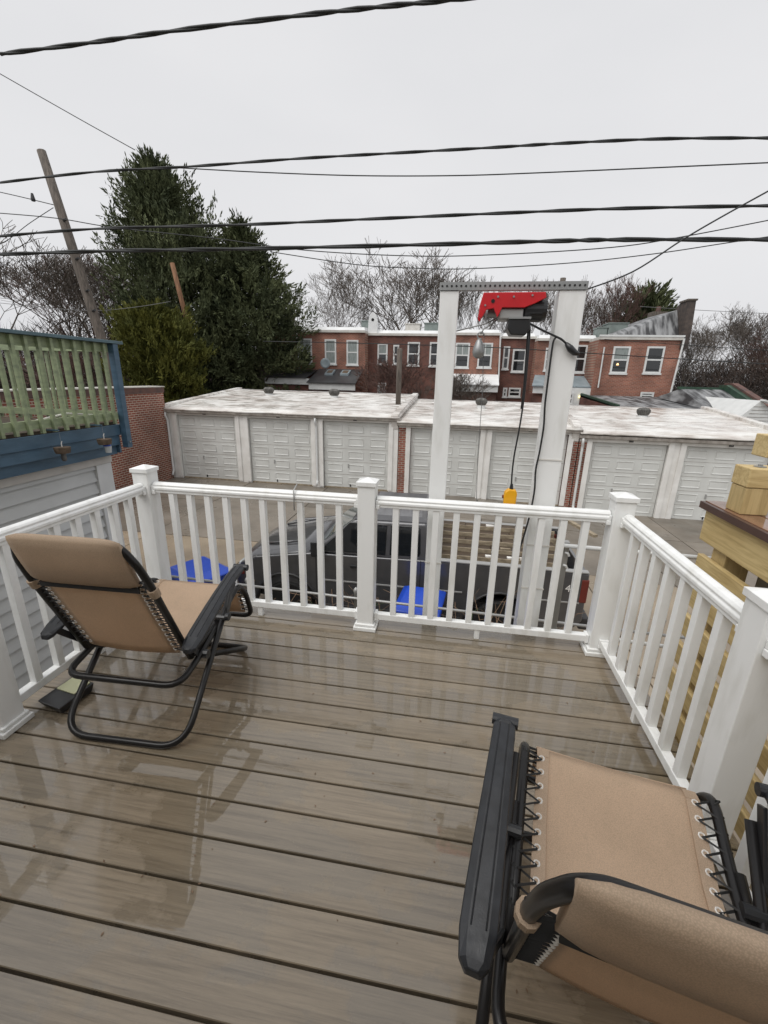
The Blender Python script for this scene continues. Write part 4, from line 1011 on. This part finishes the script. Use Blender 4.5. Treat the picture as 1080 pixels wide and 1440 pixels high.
# ================================================================== HOUSES
def window(par, r, yy, m='glass', sill=True, curtain=0, tw=.10):
    x0, z1 = ony(r[0], r[1], yy).x, ony(r[0], r[1], yy).z; x1, z0 = ony(r[2], r[3], yy).x, ony(r[2], r[3], yy).z
    x0 = (x0+ony(r[0], r[3], yy).x)/2; x1 = (x1+ony(r[2], r[1], yy).x)/2
    m_ = MB(); m_.box(x0, x0+tw, yy-.05, yy-.002, z0, z1); m_.box(x1-tw, x1, yy-.05, yy-.002, z0, z1); m_.box(x0+tw, x1-tw, yy-.05, yy-.002, z1-tw, z1); m_.box(x0-.04, x1+.04, yy-.09, yy-.001, z0-.09, z0-.001)
    m_.box(x0+tw, x1-tw, yy-.05, yy-.002, z0, z0+tw*.8)
    w = m_.build('window', 'cap', par)
    zm = (z0+z1)/2
    MB().box(x0+tw, x1-tw, yy-.035, yy-.005, zm-.04, zm+.04).build('sash', 'cap', w)
    MB().box(x0+tw, x1-tw, yy-.02, yy-.003, z0+tw*.8, zm-.04).build('pane', m, w)
    MB().box(x0+tw, x1-tw, yy-.02, yy-.003, zm+.04, z1-tw).build('pane', 'curtain' if curtain else m, w)
    if curtain == 2:
        mu = MB(); mu.box((x0+x1)/2-.02, (x0+x1)/2+.02, yy-.028, yy-.021, zm+.04, z1-tw); mu.build('muntin', 'cap', w)
    return w, x0, x1, z0, z1
def house(lab, pxl, pxr, ptop, yy, m, wins, depth=8, white=True, name='row_house'):
    a, b = ony(pxl, ptop, yy), ony(pxr, ptop, yy); zt = (a.z+b.z)/2
    t = thing(name, ((a.x+b.x)/2, yy+depth/2, -2.9), lab, 'brick house', 'brick row houses behind the garages')
    MB().box(a.x+.003, b.x-.003, yy, yy+depth, -2.95, zt-.15).build('wall', m, t)
    r = MB().box(a.x-.02+.03, b.x-.02, yy-.12, yy+depth, zt-.148, zt).build('cornice', 'coping', t)
    if white: MB().hexa([(a.x+.05, yy+.1, zt+.001), (b.x-.05, yy+.1, zt+.001), (b.x-.05, yy+depth, zt+.001), (a.x+.05, yy+depth, zt+.001),
                        (a.x+.15, yy+.3, zt+.22), (b.x-.15, yy+.3, zt+.22), (b.x-.15, yy+depth, zt+.75), (a.x+.15, yy+depth, zt+.75)]).build('roof', 'white', t)
    for wdef in wins: window(t, wdef[0], yy, wdef[1] if len(wdef) > 1 else 'glass', curtain=wdef[2] if len(wdef) > 2 else 0)
    return t, a.x, b.x, zt
h1, hx0, hx1, hz = house('leftmost brick row house beside the evergreen with black porch roofs below', 366, 514, 464, 30, 'brickh',
   [((395, 484, 410, 511),), ((421, 476, 439, 511), 'glass', 1), ((457, 477, 473, 512), 'curtain', 1), ((487.5, 478, 504, 513), 'curtain', 1)])
MB().tube([ony(417, 469, 29.9), ony(421, 520, 29.9), ony(406, 529, 28.6)], .05, 6).build('downspout', 'cap', h1)
def porch(par, l, r_, yt, yb, yy, dep, m='slate', lit=None):
    a, b = ony(l[0], yt, yy), ony(r_[0], yt, yy); c, d = ony(l[1], yb, yy-dep), ony(r_[1], yb, yy-dep)
    zb = (c.z+d.z)/2; zt = (a.z+b.z)/2
    MB().hexa([(c.x, yy-dep, zb-.06), (d.x, yy-dep, zb-.06), (b.x, yy-.002, zt-.06), (a.x, yy-.002, zt-.06), (c.x, yy-dep, zb), (d.x, yy-dep, zb), (b.x, yy-.002, zt), (a.x, yy-.002, zt)]).build('porch_roof', m, par)
    MB().box(min(a.x, c.x)+.1, max(b.x, d.x)-.1, yy-dep+.12, yy-dep+.2, zb-.45, zb-.065).build('porch_fascia', 'cap', par)
    MB().box(min(a.x, c.x)+.15, max(b.x, d.x)-.15, yy-dep+.3, yy-.01, -2.95, zb-.5).build('porch_base', 'brickd', par)
    return a, b, c, d, zt, zb
porch(h1, (384, 369), (447, 430), 519, 530, 30, 1.8)
A_, B_, C_, D_, zt_, zb_ = porch(h1, (449, 431), (511, 500), 519, 538, 29.99, 2.2)
for (u0, u1) in ((.25, .42), (.58, .76)):
    def pp(u, w): 
        xb = C_.x+(D_.x-C_.x)*u; xt = A_.x+(B_.x-A_.x)*u
        return Vector((xb+(xt-xb)*w, 29.99-2.2+2.2*w, zb_+(zt_-zb_)*w))
    c4 = [pp(u0, .5), pp(u1, .5), pp(u1, .8), pp(u0, .8)]
    sk = MB().hexa([p+Vector((0, 0, .005)) for p in c4]+[p+Vector((0, 0, .12)) for p in c4]).build('skylight', 'bay', h1)
    c5 = [pp(u0+.03, .55), pp(u1-.03, .55), pp(u1-.03, .75), pp(u0+.03, .75)]
    MB().hexa([p+Vector((0, 0, .121)) for p in c5]+[p+Vector((0, 0, .13)) for p in c5]).build('skylight_pane', 'coco', sk)
q = ony(458, 511, 28.9)
sdsh = thing('satellite_dish', tuple(q), 'round grey satellite dish on the black porch roof', 'satellite dish')
MB().lathe([(.03, .06), (.2, .045), (.33, .0), (.33, -.015), (.2, .02)], tuple(q+Vector((0, -.1, 0))), 16, 'y').build('dish', 'bay', sdsh, smooth=True)
MB().tube([q, q+Vector((.05, .1, -.45))], .025, 6).build('mast', 'steel', sdsh)
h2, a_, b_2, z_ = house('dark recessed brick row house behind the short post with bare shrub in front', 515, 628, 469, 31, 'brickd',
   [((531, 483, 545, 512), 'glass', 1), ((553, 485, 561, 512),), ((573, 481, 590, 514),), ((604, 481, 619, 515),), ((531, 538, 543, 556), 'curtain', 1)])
h3, a_, b_2, z_ = house('brick row house between the gantry posts with white porch roof', 634, 705, 468, 30, 'brickh',
   [((640, 482, 660, 517), 'glass', 2), ((672, 482, 692, 517), 'glass', 2)])
MB().tube([ony(704, 470, 29.85), ony(701, 535, 29.85)], .05, 6).build('downspout', 'cap', h3)
porch(h3, (628, 618), (701, 702), 526, 540, 30, 1.8, 'white')
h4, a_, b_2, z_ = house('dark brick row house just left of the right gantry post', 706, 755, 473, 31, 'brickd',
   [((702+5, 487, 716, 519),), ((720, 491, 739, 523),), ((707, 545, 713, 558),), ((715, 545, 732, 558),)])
h5, a_, b_2, z_ = house('brick row house partly hidden by the right gantry post with blue grey bay roof', 756, 842, 476, 30, 'brickh',
   [((766, 489, 772, 521),), ((803, 485, 824, 524),), ])
MB().tube([ony(836, 477, 29.85), ony(829, 532, 29.85)], .05, 6).build('downspout', 'cap', h5)
porch(h5, (752, 748), (832, 842), 528, 543, 30, 1.9, 'bay')
q = ony(816, 558, 28.0)
MB().box(ony(792, 550, 28.05).x, ony(838, 550, 28.05).x, 28.05, 28.4, ony(800, 575, 28).z, ony(800, 544, 28).z-.05).build('porch_wall', 'cap', h5)
window(h5, (797, 552, 806, 568), 28.04)
MB().lathe([(.02, -.06), (.09, -.03), (.09, .03), (.02, .06)], (q.x, q.y, q.z), 10).build('porch_lamp', 'lampw', h5)
h6, a_, b_2, z_ = house('nearest brick row house at the right end with slate slope and firewall on top', 843, 961, 474, 28, 'brickh',
   [((860, 487, 884, 525), 'glass', 1), ((907, 487, 932, 525),), ((900, 551, 919, 561),)], white=False)
MB().tube([ony(962.5, 476, 27.85), ony(941, 560, 27.85)], .05, 6).build('downspout', 'cap', h6)
MB().tube([ony(850, 488, 27.9), ony(841, 545, 27.9)], .04, 6).build('downspout', 'cap', h6)
MB().box(a_-.02, b_2+.03, 27.85, 27.99, z_+.002, z_+.1).build('white_edge', 'cap', h6)
p0, p1, p2 = ony(868, 470, 29.5), ony(962, 432, 32), ony(960, 473, 29.5)
zr = ony(956, 436, 29.2).z; zl = ony(872, 469, 29.2).z
MB().hexa([Vector((a_+.9, 28.25, z_)), Vector((b_2-.10, 28.25, z_)), Vector((b_2-.10, 34, z_)), Vector((a_+.9, 34, z_)),
           Vector((a_+1.0, 29.1, max(zl, z_+.1))), Vector((b_2-.10, 29.2, zr)), Vector((b_2-.10, 33.0, zr+.1)), Vector((a_+1.2, 33.0, z_+.5))]).build('slate_slope', 'tar', h6)
zf_ = ony(968, 424, 28.4).z
MB().prism([(27.92, z_-.6), (27.92, z_+.5), (28.1, zf_), (29.0, zf_), (30.5, z_+1.0), (30.5, z_-.6)], 'x', b_2-.09, b_2+.30).build('firewall', 'brickk', h6)
MB().box(b_2-.14, b_2+.36, 28.05, 29.05, zf_+.002, zf_+.09).build('firewall_cap', 'pole', h6)
q = ony(929, 438, 33)
chm = MB().box(q.x-.45, q.x+.45, 33, 33.8, z_+1.0, q.z).build('chimney', 'pole', h6)
MB().lathe([(.16, 0), (.13, .35)], (q.x, 33.4, q.z), 8).build('chimney_pot', 'brickp', chm)
q = ony(872, 512, 27.94)
MB().lathe([(.07, -.06), (.06, 0), (.03, .05)], (ony(869, 512, 27.9).x, 27.955, ony(869, 512, 27.9).z), 8).build('lamp', 'lamp', h6)
# roof boxes and chimneys
def rbox(px0, px1, py0, py1, yy, m, lab, cat='roof box', pot=False, name='roof_box'):
    a, b = ony(px0, py0, yy), ony(px1, py1, yy)
    t = thing(name, ((a.x+b.x)/2, yy, b.z), lab, cat)
    MB().box(a.x, b.x, yy, yy+1.2, b.z-.3, a.z).build('box', m, t, bevel=.03)
    MB().box(a.x-.04, b.x+.04, yy-.04, yy+1.24, a.z+.001, a.z+.06).build('cap', m, t)
    if pot: MB().lathe([(.12, 0), (.1, .4)], ((a.x+b.x)/2, yy+.5, a.z+.061), 8).build('pot', 'brickp', t)
rbox(405, 414, 452, 466, 31, 'coping', 'small pale chimney with clay pot beside the evergreen', 'chimney', True, 'chimney')
rbox(508, 519, 452, 464, 31.5, 'gbox', 'grey green roof box left of the white bell shaped chimney')
rbox(570, 590, 456, 470, 32, 'coping', 'pale grey roof box behind the short post')
rbox(597, 616, 455, 470, 32, 'gbox', 'dark grey green roof box left of the left gantry post')
rbox(857, 881, 455, 473, 30, 'gbox', 'dark air conditioning unit on the right house roof', 'roof unit')
rbox(843, 853, 461, 473, 30, 'gbox', 'small dark roof unit beside the larger one', 'roof unit')
q = ony(524, 462, 31); t = thing('white_chimney', tuple(q), 'white round-topped chimney on the left row house roof', 'chimney')
MB().prism([(q.x-.32, q.z-.3), (q.x+.32, q.z-.3), (q.x+.30, q.z+.5), (q.x+.2, q.z+.85), (q.x+.06, q.z+1.0), (q.x-.06, q.z+1.0), (q.x-.2, q.z+.85), (q.x-.30, q.z+.5)], 'y', 31, 31.4).build('chimney_body', 'white', t, bevel=.02)
MB().lathe([(.1, -.004), (.1, .01)], (q.x, 30.99, q.z+.55), 8, 'y').build('flue_hole', 'hole', t)
# low silvered roof behind right garages
lw = thing('silver_roof_building', (13, 22, -2.9), 'low building with black and silver roof slope and green trim behind the right garages', 'building')
yy = 22
a, b, c, d = ony(838, 562, 24), ony(958, 566, 24), ony(1062, 556, 22), ony(1050, 592, 20.5)
MB().hexa([Vector((a.x, 21, -2.9)), Vector((c.x, 21, -2.9)), Vector((c.x, 27, -2.9)), Vector((a.x, 27, -2.9)), Vector((a.x, 21, .55)), Vector((c.x, 21, .55)), Vector((c.x, 27, .85)), Vector((a.x, 27, .85))]).build('wall', 'brickd', lw)
MB().hexa([Vector((a.x, 20.95, .552)), Vector((c.x, 20.95, .552)), Vector((c.x, 27, .852)), Vector((a.x, 27, .852)), Vector((a.x, 20.95, .60)), Vector((c.x, 20.95, .60)), Vector((c.x, 27, .90)), Vector((a.x, 27, .90))]).build('flat_roof', 'tar', lw)
MB().hexa([Vector((a.x, 20.9, .55)), Vector((a.x+.12, 20.9, .55)), Vector((a.x+.12, 27, .8)), Vector((a.x, 27, .8)), Vector((a.x, 20.9, .70)), Vector((a.x+.12, 20.9, .70)), Vector((a.x+.12, 27, 1.0)), Vector((a.x, 27, 1.0))]).build('green_parapet', 'gtrimg', lw)
s0 = ony(962, 575, 22); s1 = ony(978, 553, 24.5)
xs0, xs1 = ony(960, 570, 23).x, ony(1052, 570, 22).x
MB().hexa([Vector((xs0, 21.0, .61)), Vector((xs1, 21.0, .40)), Vector((xs1, 26, .60)), Vector((xs0, 26, .91)), Vector((xs0+.1, 21.1, .62)), Vector((xs1, 21.1, .41)), Vector((xs1, 24.2, 1.42)), Vector((xs0+.3, 24.2, 1.40))]).build('silver_slope', 'tar', lw)
MB().box(xs0+.2, xs1, 24.15, 24.35, 1.38, 1.5).build('ridge_trim', 'gtrimg', lw)
MB().prism([(20.8, -.1), (20.8, .62), (24.0, 1.62), (24.6, 1.62), (24.6, -.1)], 'x', xs1+.003, xs1+.22).build('green_parapet', 'gtrimg', lw)
MB().prism([(20.78, -.1), (20.78, .72), (24.0, 1.72), (24.6, 1.72), (24.6, -.1)], 'x', xs1+.222, xs1+.5).build('firewall', 'brickp', lw)
g0 = ony(1060, 595, 19)
ws = thing('white_sided_house', (g0.x+2.5, 20, -2.9), 'white lap sided gable house at the right edge beyond the lumber', 'house')
gx = g0.x; ztop = ony(1058, 563, 19).z
MB().prism([(gx-.6, -2.9), (gx+7, -2.9), (gx+7, .0), (gx+.7, ztop-.55), (gx+.05, ztop), (gx-.6, ztop-.7)], 'y', 19.0, 24).build('wall', 'cap', ws)
sdm = MB()
for i in range(16): sdm.box(gx-.58, gx+1.9, 18.985, 18.999, ztop-.9-i*.15, ztop-.9-i*.15+.012)
for i in range(5): sdm.box(gx-.35+i*.05, gx+.5, 18.985, 18.999, ztop-.75+i*.13, ztop-.738+i*.13)
sdm.build('siding_laps', 'gutter', ws)
MB().beam((gx+.03, 18.9, ztop+.02), (gx+7.1, 18.9, ztop-2.6), .3, .06).build('roof_edge', 'cap', ws)

# ================================================================== POLES AND WIRES
a, b = ony(58, 212, 17), ony(144, 480, 17)
up = thing('utility_pole', (b.x+(b.x-a.x)*.9, 17, -2.3), 'tall weathered wooden utility pole leaning left beside the evergreen', 'utility pole')
bot = b+(b-a)*((b.z+2.3)/(a.z-b.z))
MB().tube([bot, b, (a+b)/2, a], .14, 14, rs=[.21, .19, .17, .145]).build('pole', 'pole', up, smooth=True)
m = MB()
for q_ in (.35, .55, .72, .83): pt = a+(b-a)*q_; m.tube([pt+Vector((.12, -.14, 0)), pt+Vector((.28, -.2, .03))], .045, 6)
m.build('insulators', 'black', up)
def straight(p, q, r, lab, m, ext=0, name='utility_pole', cat='utility pole'):
    d = (q-p); b_ = q+d*ext
    tag(MB().tube([b_, q, p], r, 10, rs=[r*1.1, r*1.05, r]).build(name, m, smooth=True), lab, cat)
straight(ony(242, 370, 23.6), ony(256, 425, 23.6), .12, 'orange brown pole top in front of the evergreen crown', 'polebr', 1.0)
straight(ony(792, 391, 24), ony(768, 552, 24), .13, 'thin brown utility pole behind the right gantry post', 'pole', .8)
WIRES = [
 ([(0, 76), (120, 61), (240, 44), (420, 22), (540, 9), (650, -2), (760, -18)], 6, .024, 'wire', 'thick twisted cable crossing the top left of the sky'),
 ([(-10, 98), (60, 138), (120, 172), (190, 211)], 16, .014, 'wire', 'thin wire slanting from upper left down to the evergreen top'),
 ([(-10, 258), (130, 242), (270, 234), (420, 223), (560, 215), (700, 207), (800, 201), (940, 195), (1100, 194)], 12, .033, 'wire', 'upper thick power line crossing the whole sky above the evergreen'),
 ([(250, 236), (360, 242), (500, 247), (640, 247), (760, 243), (920, 236), (1100, 228)], 14, .016, 'wire', 'thin power line just below the upper thick line'),
 ([(-10, 333), (130, 322), (340, 316), (520, 308), (700, 300), (880, 293), (1100, 289)], 11, .036, 'wire', 'black power line passing over the evergreen middle'),
 ([(-10, 358), (150, 353), (340, 350), (600, 344), (780, 339), (880, 337), (1100, 337)], 10.5, .046, 'wire', 'thickest black cable, lowest of the long crossing lines'),
 ([(-10, 299), (80, 307), (160, 320), (300, 335), (430, 352), (580, 360), (700, 358), (860, 348), (960, 333), (1100, 306)], 14, .014, 'wire', 'thin sagging wire just below the thickest cable'),
 ([(380, 354), (500, 372), (580, 377), (660, 378), (800, 370), (920, 357), (1020, 342), (1100, 330)], 15, .014, 'wire', 'lowest sagging wire in the sky above the gantry'),
 ([(1100, 258), (1020, 302), (960, 337), (890, 382), (822, 408)], 8, .012, 'wire', 'thin wire slanting from the right edge down to the gantry'),
 ([(370, 480), (520, 483), (700, 489), (850, 498), (960, 505), (1100, 513)], 22, .020, 'wire', 'dark wire passing low in front of the brick houses'),
 ([(850, 477), (960, 485), (1100, 494)], 24, .014, 'wire', 'thin wire in front of the right brick house'),
 ([(900, 431), (980, 436), (1100, 442)], 30, .014, 'wirel', 'pale wire behind the right firewall'),
 ([(-10, 268), (30, 277), (75, 288)], 13, .012, 'wire', 'short wire at the left edge ending on the leaning pole'),
 ([(75, 292), (40, 315), (10, 338), (-10, 345)], 13, .010, 'wire', 'short thin guy wire left of the leaning pole'),
 ([(-10, 425), (60, 432), (130, 437), (190, 432), (240, 424)], 20, .012, 'wirel', 'pale thin wire crossing behind the leaning pole'),
]
for pts, yy, r, m_, lab in WIRES:
    P3 = [ony(u, v, yy) for u, v in pts]
    # smooth with catmull-rom
    out = []
    for i in range(len(P3)-1):
        p0, p1, p2, p3 = P3[max(i-1, 0)], P3[i], P3[i+1], P3[min(i+2, len(P3)-1)]
        for k in range(6):
            t = k/6; out.append(.5*((2*p1)+(p2-p0)*t+(2*p0-5*p1+4*p2-p3)*t*t+(3*p1-p0-3*p2+p3)*t**3))
    out.append(P3[-1])
    mb = MB()
    if r >= .024:
        for s in (0, math.pi):
            mb.tube([p+Vector((0, math.cos(s+i*1.1)*r*.42, math.sin(s+i*1.1)*r*.42)) for i, p in enumerate(out)], r*.62, 6)
    else: mb.tube(out, r, 5)
    tag(mb.build('utility_wire', m_, smooth=True), lab, 'wire', 'overhead wires')
tag(MB().lathe([(.05, 0), (.06, .05), (.03, .2)], tuple(ony(47, 283, 13)), 8).build('wire_insulator', 'black'), 'small insulator hanging from a wire at the left edge', 'insulator')

# ================================================================== TREES
def evergreen(name, base, H, prof, nb, lab, mleaf='leaf', spray=.30, per=10, up=.6, seed=1, cat='evergreen tree', lean=(0, 0), tuft=.7):
    r = np.random.default_rng(seed)
    t = thing(name, base, lab, cat)
    bx, by, bz = base
    V = []; Fc = []; cnt = 0
    trunk = MB(); trunk.tube([(bx, by, bz), (bx+lean[0]*.5, by+lean[1]*.5, bz+H*.5), (bx+lean[0], by+lean[1], bz+H*.96)], .3, 8, rs=[H*.022, H*.014, .03])
    pz = np.array([p[0] for p in prof]); pr = np.array([p[1] for p in prof])
    for i in range(nb):
        u = r.random()**.85; az = r.random()*2*math.pi; rad = np.interp(u, pz, pr)*(.62+.5*r.random()+.12*math.sin(az*3+u*9))
        z = bz+u*H*.95; cx_ = bx+lean[0]*u; cy_ = by+lean[1]*u
        d = np.array([math.cos(az), math.sin(az), 0]); rise = up*rad*(.3+.6*r.random())+.2
        if i < 70: trunk.tube([(cx_, cy_, z-.1), (cx_+d[0]*rad*.8, cy_+d[1]*rad*.8, z+rise*.6)], .05, 4, rs=[.05+.05*(1-u), .01])
        npl = int(per*(.6+.8*rad/max(pr)))
        for k in range(npl):
            sf = r.random()**.5; o = np.array([cx_, cy_, z])+d*rad*sf+np.array([0, 0, rise*sf**1.4])+r.normal(size=3)*np.array([.22, .22, .16])*(.4+rad*.25)
            pd = d*(.8-up*.3)+np.array([0, 0, up*(1.0+.3*r.random())])+r.normal(size=3)*.42; pd /= np.linalg.norm(pd)
            TL = tuft*(.6+.8*r.random()); n_ = 21
            q = r.random(n_)[:, None]
            p = o+pd*TL*q+r.normal(size=(n_, 3))*.13*TL*(1.15-q)
            dir_ = pd+r.normal(size=(n_, 3))*.38*(1.2-q); dir_ /= np.linalg.norm(dir_, axis=1)[:, None]
            sd = np.cross(dir_, r.normal(size=(n_, 3))); sd /= np.linalg.norm(sd, axis=1)[:, None]
            L = spray*(.6+.7*r.random(n_))[:, None]; w = L*.15
            qq = np.stack([p-sd*w*.6, p+dir_*L*.45-sd*w, p+dir_*L, p+dir_*L*.4+sd*w], 1).reshape(-1, 3)
            V.append(qq); kk = np.arange(n_)*4+cnt; Fc.append(np.stack([kk, kk+1, kk+2, kk+3], 1)); cnt += n_*4
    trunk.build('trunk', 'bark', t)
    raw('crown', np.concatenate(V)-np.array(base), np.concatenate(Fc), mleaf, t)
    return t
P_A = [(0, 1.5), (.12, 3.1), (.3, 3.7), (.5, 3.7), (.68, 3.0), (.82, 1.9), (.93, .8), (1, .1)]
P_B = [(0, 1.2), (.2, 2.3), (.42, 3.4), (.58, 3.2), (.75, 1.9), (.9, .8), (1, .1)]
evergreen('evergreen_tree', (-16.9, 28, -2.9), 16.6, P_A, 430, 'tall dark evergreen with pointed crown at left of the houses', per=13, seed=3, spray=.24, lean=(-1.7, 0), up=.95, tuft=.85)
evergreen('evergreen_tree', (-12.3, 28.8, -2.9), 13.4, P_B, 340, 'lower dark evergreen right of the tall one, reaching toward the houses', per=13, up=.5, seed=5, spray=.24, lean=(-1.5, 0), tuft=.8)
evergreen('olive_shrub_tree', (-15.2, 21.9, -2.9), 7.5, [(0, 1.4), (.3, 2.0), (.6, 2.0), (.82, 1.4), (1, .35)], 330, 'olive green rounded conifer in front of the evergreens behind brick wall', 'leafo', .2, 12, .9, 8, 'shrub', (-.5, 0), .5)
evergreen('small_evergreen', (17.0, 47, -2.9), 12.4, [(0, 1), (.5, 2.9), (.8, 1.9), (1, .4)], 150, 'small dark evergreen behind the right house roof', per=9, seed=11, spray=.5, tuft=1.1)

def bare_mesh(seed, H=14, levels=6, spread=.55, r0=.30, fork=(2, 4), upb=.5, twist=.24):
    rr = random.Random(seed); segs = []
    def grow(p, d, L, r, lv):
        n = 3 if lv < 3 else 2
        for i in range(n):
            d2 = (d+Vector((rr.gauss(0, 1), rr.gauss(0, 1), rr.gauss(0, 1)))*twist*.42+Vector((0, 0, upb*.25))).normalized()
            q = p+d2*L/n; r2 = r*(1-.28/n)
            segs.append((p, q, r, r2, 5 if lv < 2 else 3)); p, d, r = q, d2, r2
            if lv >= 1 and lv < levels and rr.random() < .5:
                a = Vector((rr.gauss(0, 1), rr.gauss(0, 1), rr.gauss(0, .5))).normalized()
                grow(p, (d+a*spread*1.1+Vector((0, 0, .15))).normalized(), L*.68, r*.5, lv+1+(1 if lv < levels-1 else 0))
        if lv < levels:
            for k in range(rr.randint(*fork) if lv < levels-1 else 3):
                a = Vector((rr.gauss(0, 1), rr.gauss(0, 1), rr.gauss(0, .4))).normalized()
                grow(p, (d+a*spread*(.7+rr.random()*.7)).normalized(), L*(.66+.2*rr.random()), r*(.58+.14*rr.random()), lv+1)
    grow(Vector((0, 0, 0)), Vector((0, 0, 1)), H*.26, r0, 0)
    V = []; Fq = []
    for (p, q, ra, rb, n) in segs:
        ra, rb = max(ra, .014), max(rb, .012)
        t = (q-p).normalized(); u = t.cross(Vector((.3, .2, 1))).normalized(); w = t.cross(u); b = len(V)
        for (c, r) in ((p, ra), (q, rb)):
            for k in range(n): a = 2*math.pi*k/n; V.append(tuple(c+(u*math.cos(a)+w*math.sin(a))*r))
        for k in range(n): Fq.append((b+k, b+(k+1) % n, b+n+(k+1) % n, b+n+k))
    A = np.array(V); A[:, :2] -= (A[:, :2].max(0)+A[:, :2].min(0))/2*.6; A[:, 2] *= 10/A[:, 2].max(); A[:, :2] *= 8.2/(np.percentile(A[:, :2], 95, axis=0)-np.percentile(A[:, :2], 5, axis=0)).mean()
    return A, Fq
MESH = {}
def bare(var, loc, sc, rz, lab, m='bark', grp='bare winter trees'):
    key = (var, m)
    if key not in MESH:
        V, Fq = bare_mesh(*{0: (4, 15, 7, .72, .32, (2, 3)), 1: (9, 14, 7, .75, .24, (2, 3)), 2: (21, 13, 7, .6, .2, (2, 3)), 3: (33, 9, 6, .85, .12, (2, 4))}[var])
        o = raw('bare_tree', V, Fq, m); MESH[key] = o.data
    else: o = bpy.data.objects.new('bare_tree', MESH[key]); COL.objects.link(o)
    if o.name not in COL.objects: COL.objects.link(o)
    o.location = loc; o.scale = (sc[0]/10, sc[0]/10, sc[1]/10); o.rotation_euler = (0, 0, rz); tag(o, lab, 'bare tree', grp); return o
BT = [(0, (-5.6, 47, -2.9), (12.5, 16.9), .3, 'large spreading bare tree behind the middle row houses, widest crown', 'bark'),
      (1, (-12.0, 46, -2.9), (8.5, 14.6), 1.2, 'bare tree just right of the evergreen above the left row house', 'bark'),
      (2, (.6, 50, -2.9), (7, 15.0), 2.2, 'bare tree directly behind the left gantry post', 'bark'),
      (1, (4.5, 48, -2.9), (6.5, 13.8), 4.0, 'bare tree behind the red hoist, left of it', 'bark'),
      (2, (8.2, 46, -2.9), (6.5, 13.8), 5.1, 'slim bare tree behind the right gantry post', 'bark'),
      (0, (11.2, 47, -2.9), (6.5, 13.2), 2.8, 'bare tree right of the gantry above the roof units', 'bark'),
      (2, (13.8, 46, -2.9), (6.5, 13.9), .9, 'reddish fine twigged bare tree left of the small evergreen', 'barkr'),
      (3, (13.2, 43, -2.9), (5.5, 10.6), .4, 'low reddish brown bushy bare tree over the right house roof', 'barkr'),
      (1, (-29.5, 30, -2.9), (13, 14.0), .5, 'bare tree at the left photo edge behind the leaning pole', 'bark'),
      (0, (-25.5, 31, -2.9), (12, 13.2), 3.3, 'bare tree between the leaning pole and tall evergreen', 'bark'),
      (2, (-33, 36, -2.9), (10, 14), 2.0, 'bare tree farthest left above the green deck', 'barkr'),
      (3, (-22.5, 25, -2.9), (6, 6.5), 1.0, 'low bare bush behind the neighbour deck', 'barkr'),
      (1, (27.5, 55, -2.9), (8, 12.6), 1.0, 'pale bare tree rising above the right woods', 'bark'),
      (0, (33, 57, -2.9), (9, 12.8), 2.0, 'bare tree in the right woods at the photo edge', 'bark'),
      (2, (23.2, 50, -2.9), (5, 10.2), 3.0, 'bare tree right of the firewall at the woods edge', 'bark'),
      (3, (31, 50, -2.9), (8, 10.5), 4.0, 'low bare tree in the right woods before the taller ones', 'barkr'),
      (2, (37, 60, -2.9), (9, 13), 5.0, 'bare tree beyond the right frame edge of the woods', 'bark'),
      (3, (-3.4, 26.5, -2.9), (4.6, 6.4), 1.2, 'bare shrub in front of the dark recessed row house', 'barkr'),
      (3, (-.6, 27.0, -2.9), (4.0, 5.6), 3.2, 'bare shrub behind the left gantry post near the porch', 'bark')]
for (v_, l_, s_, r_, lab, m_) in BT: bare(v_, l_, s_, r_, lab, m_)
def brushmass(name, x0, x1, y0, y1, h, n, m, lab, seed=2):
    r = np.random.default_rng(seed)
    x = r.uniform(x0, x1, n); y_ = r.uniform(y0, y1, n); hh_ = h*(.7+.3*np.sin(x*.5)*np.cos(x*.23+1)); z = -2.9+hh_*r.random(n)**.7
    p = np.stack([x, y_, z], 1); d = r.normal(size=(n, 3))*.6+[0, 0, .8]; d /= np.linalg.norm(d, axis=1)[:, None]
    s = np.cross(d, r.normal(size=(n, 3))); s /= np.linalg.norm(s, axis=1)[:, None]; L = r.uniform(.5, 1.6, n)[:, None]; w = r.uniform(.012, .045, n)[:, None]
    q = np.stack([p-s*w, p+s*w, p+d*L], 1).reshape(-1, 3); k = np.arange(n)*3
    tag(raw(name, q, np.stack([k, k+1, k+2], 1), m), lab, 'woods', kind='stuff')
brushmass('winter_woods', 21, 75, 45, 66, 8.3, 60000, 'brush', 'dense brown winter woods filling the right background')
brushmass('winter_thicket', -60, -17, 33, 46, 9.0, 42000, 'brush', 'brown winter thicket behind the left deck and evergreen', 5)
brushmass('far_woods', -60, 80, 70, 95, 9.0, 60000, 'brush', 'far brown treeline beyond all the houses', 9)
# own rear yard shrubs between garages and houses
for o in bpy.data.objects:
    if o.name.split('.')[0] in JOINED: o['kind'] = 'stuff'
print('objects', len(bpy.data.objects))
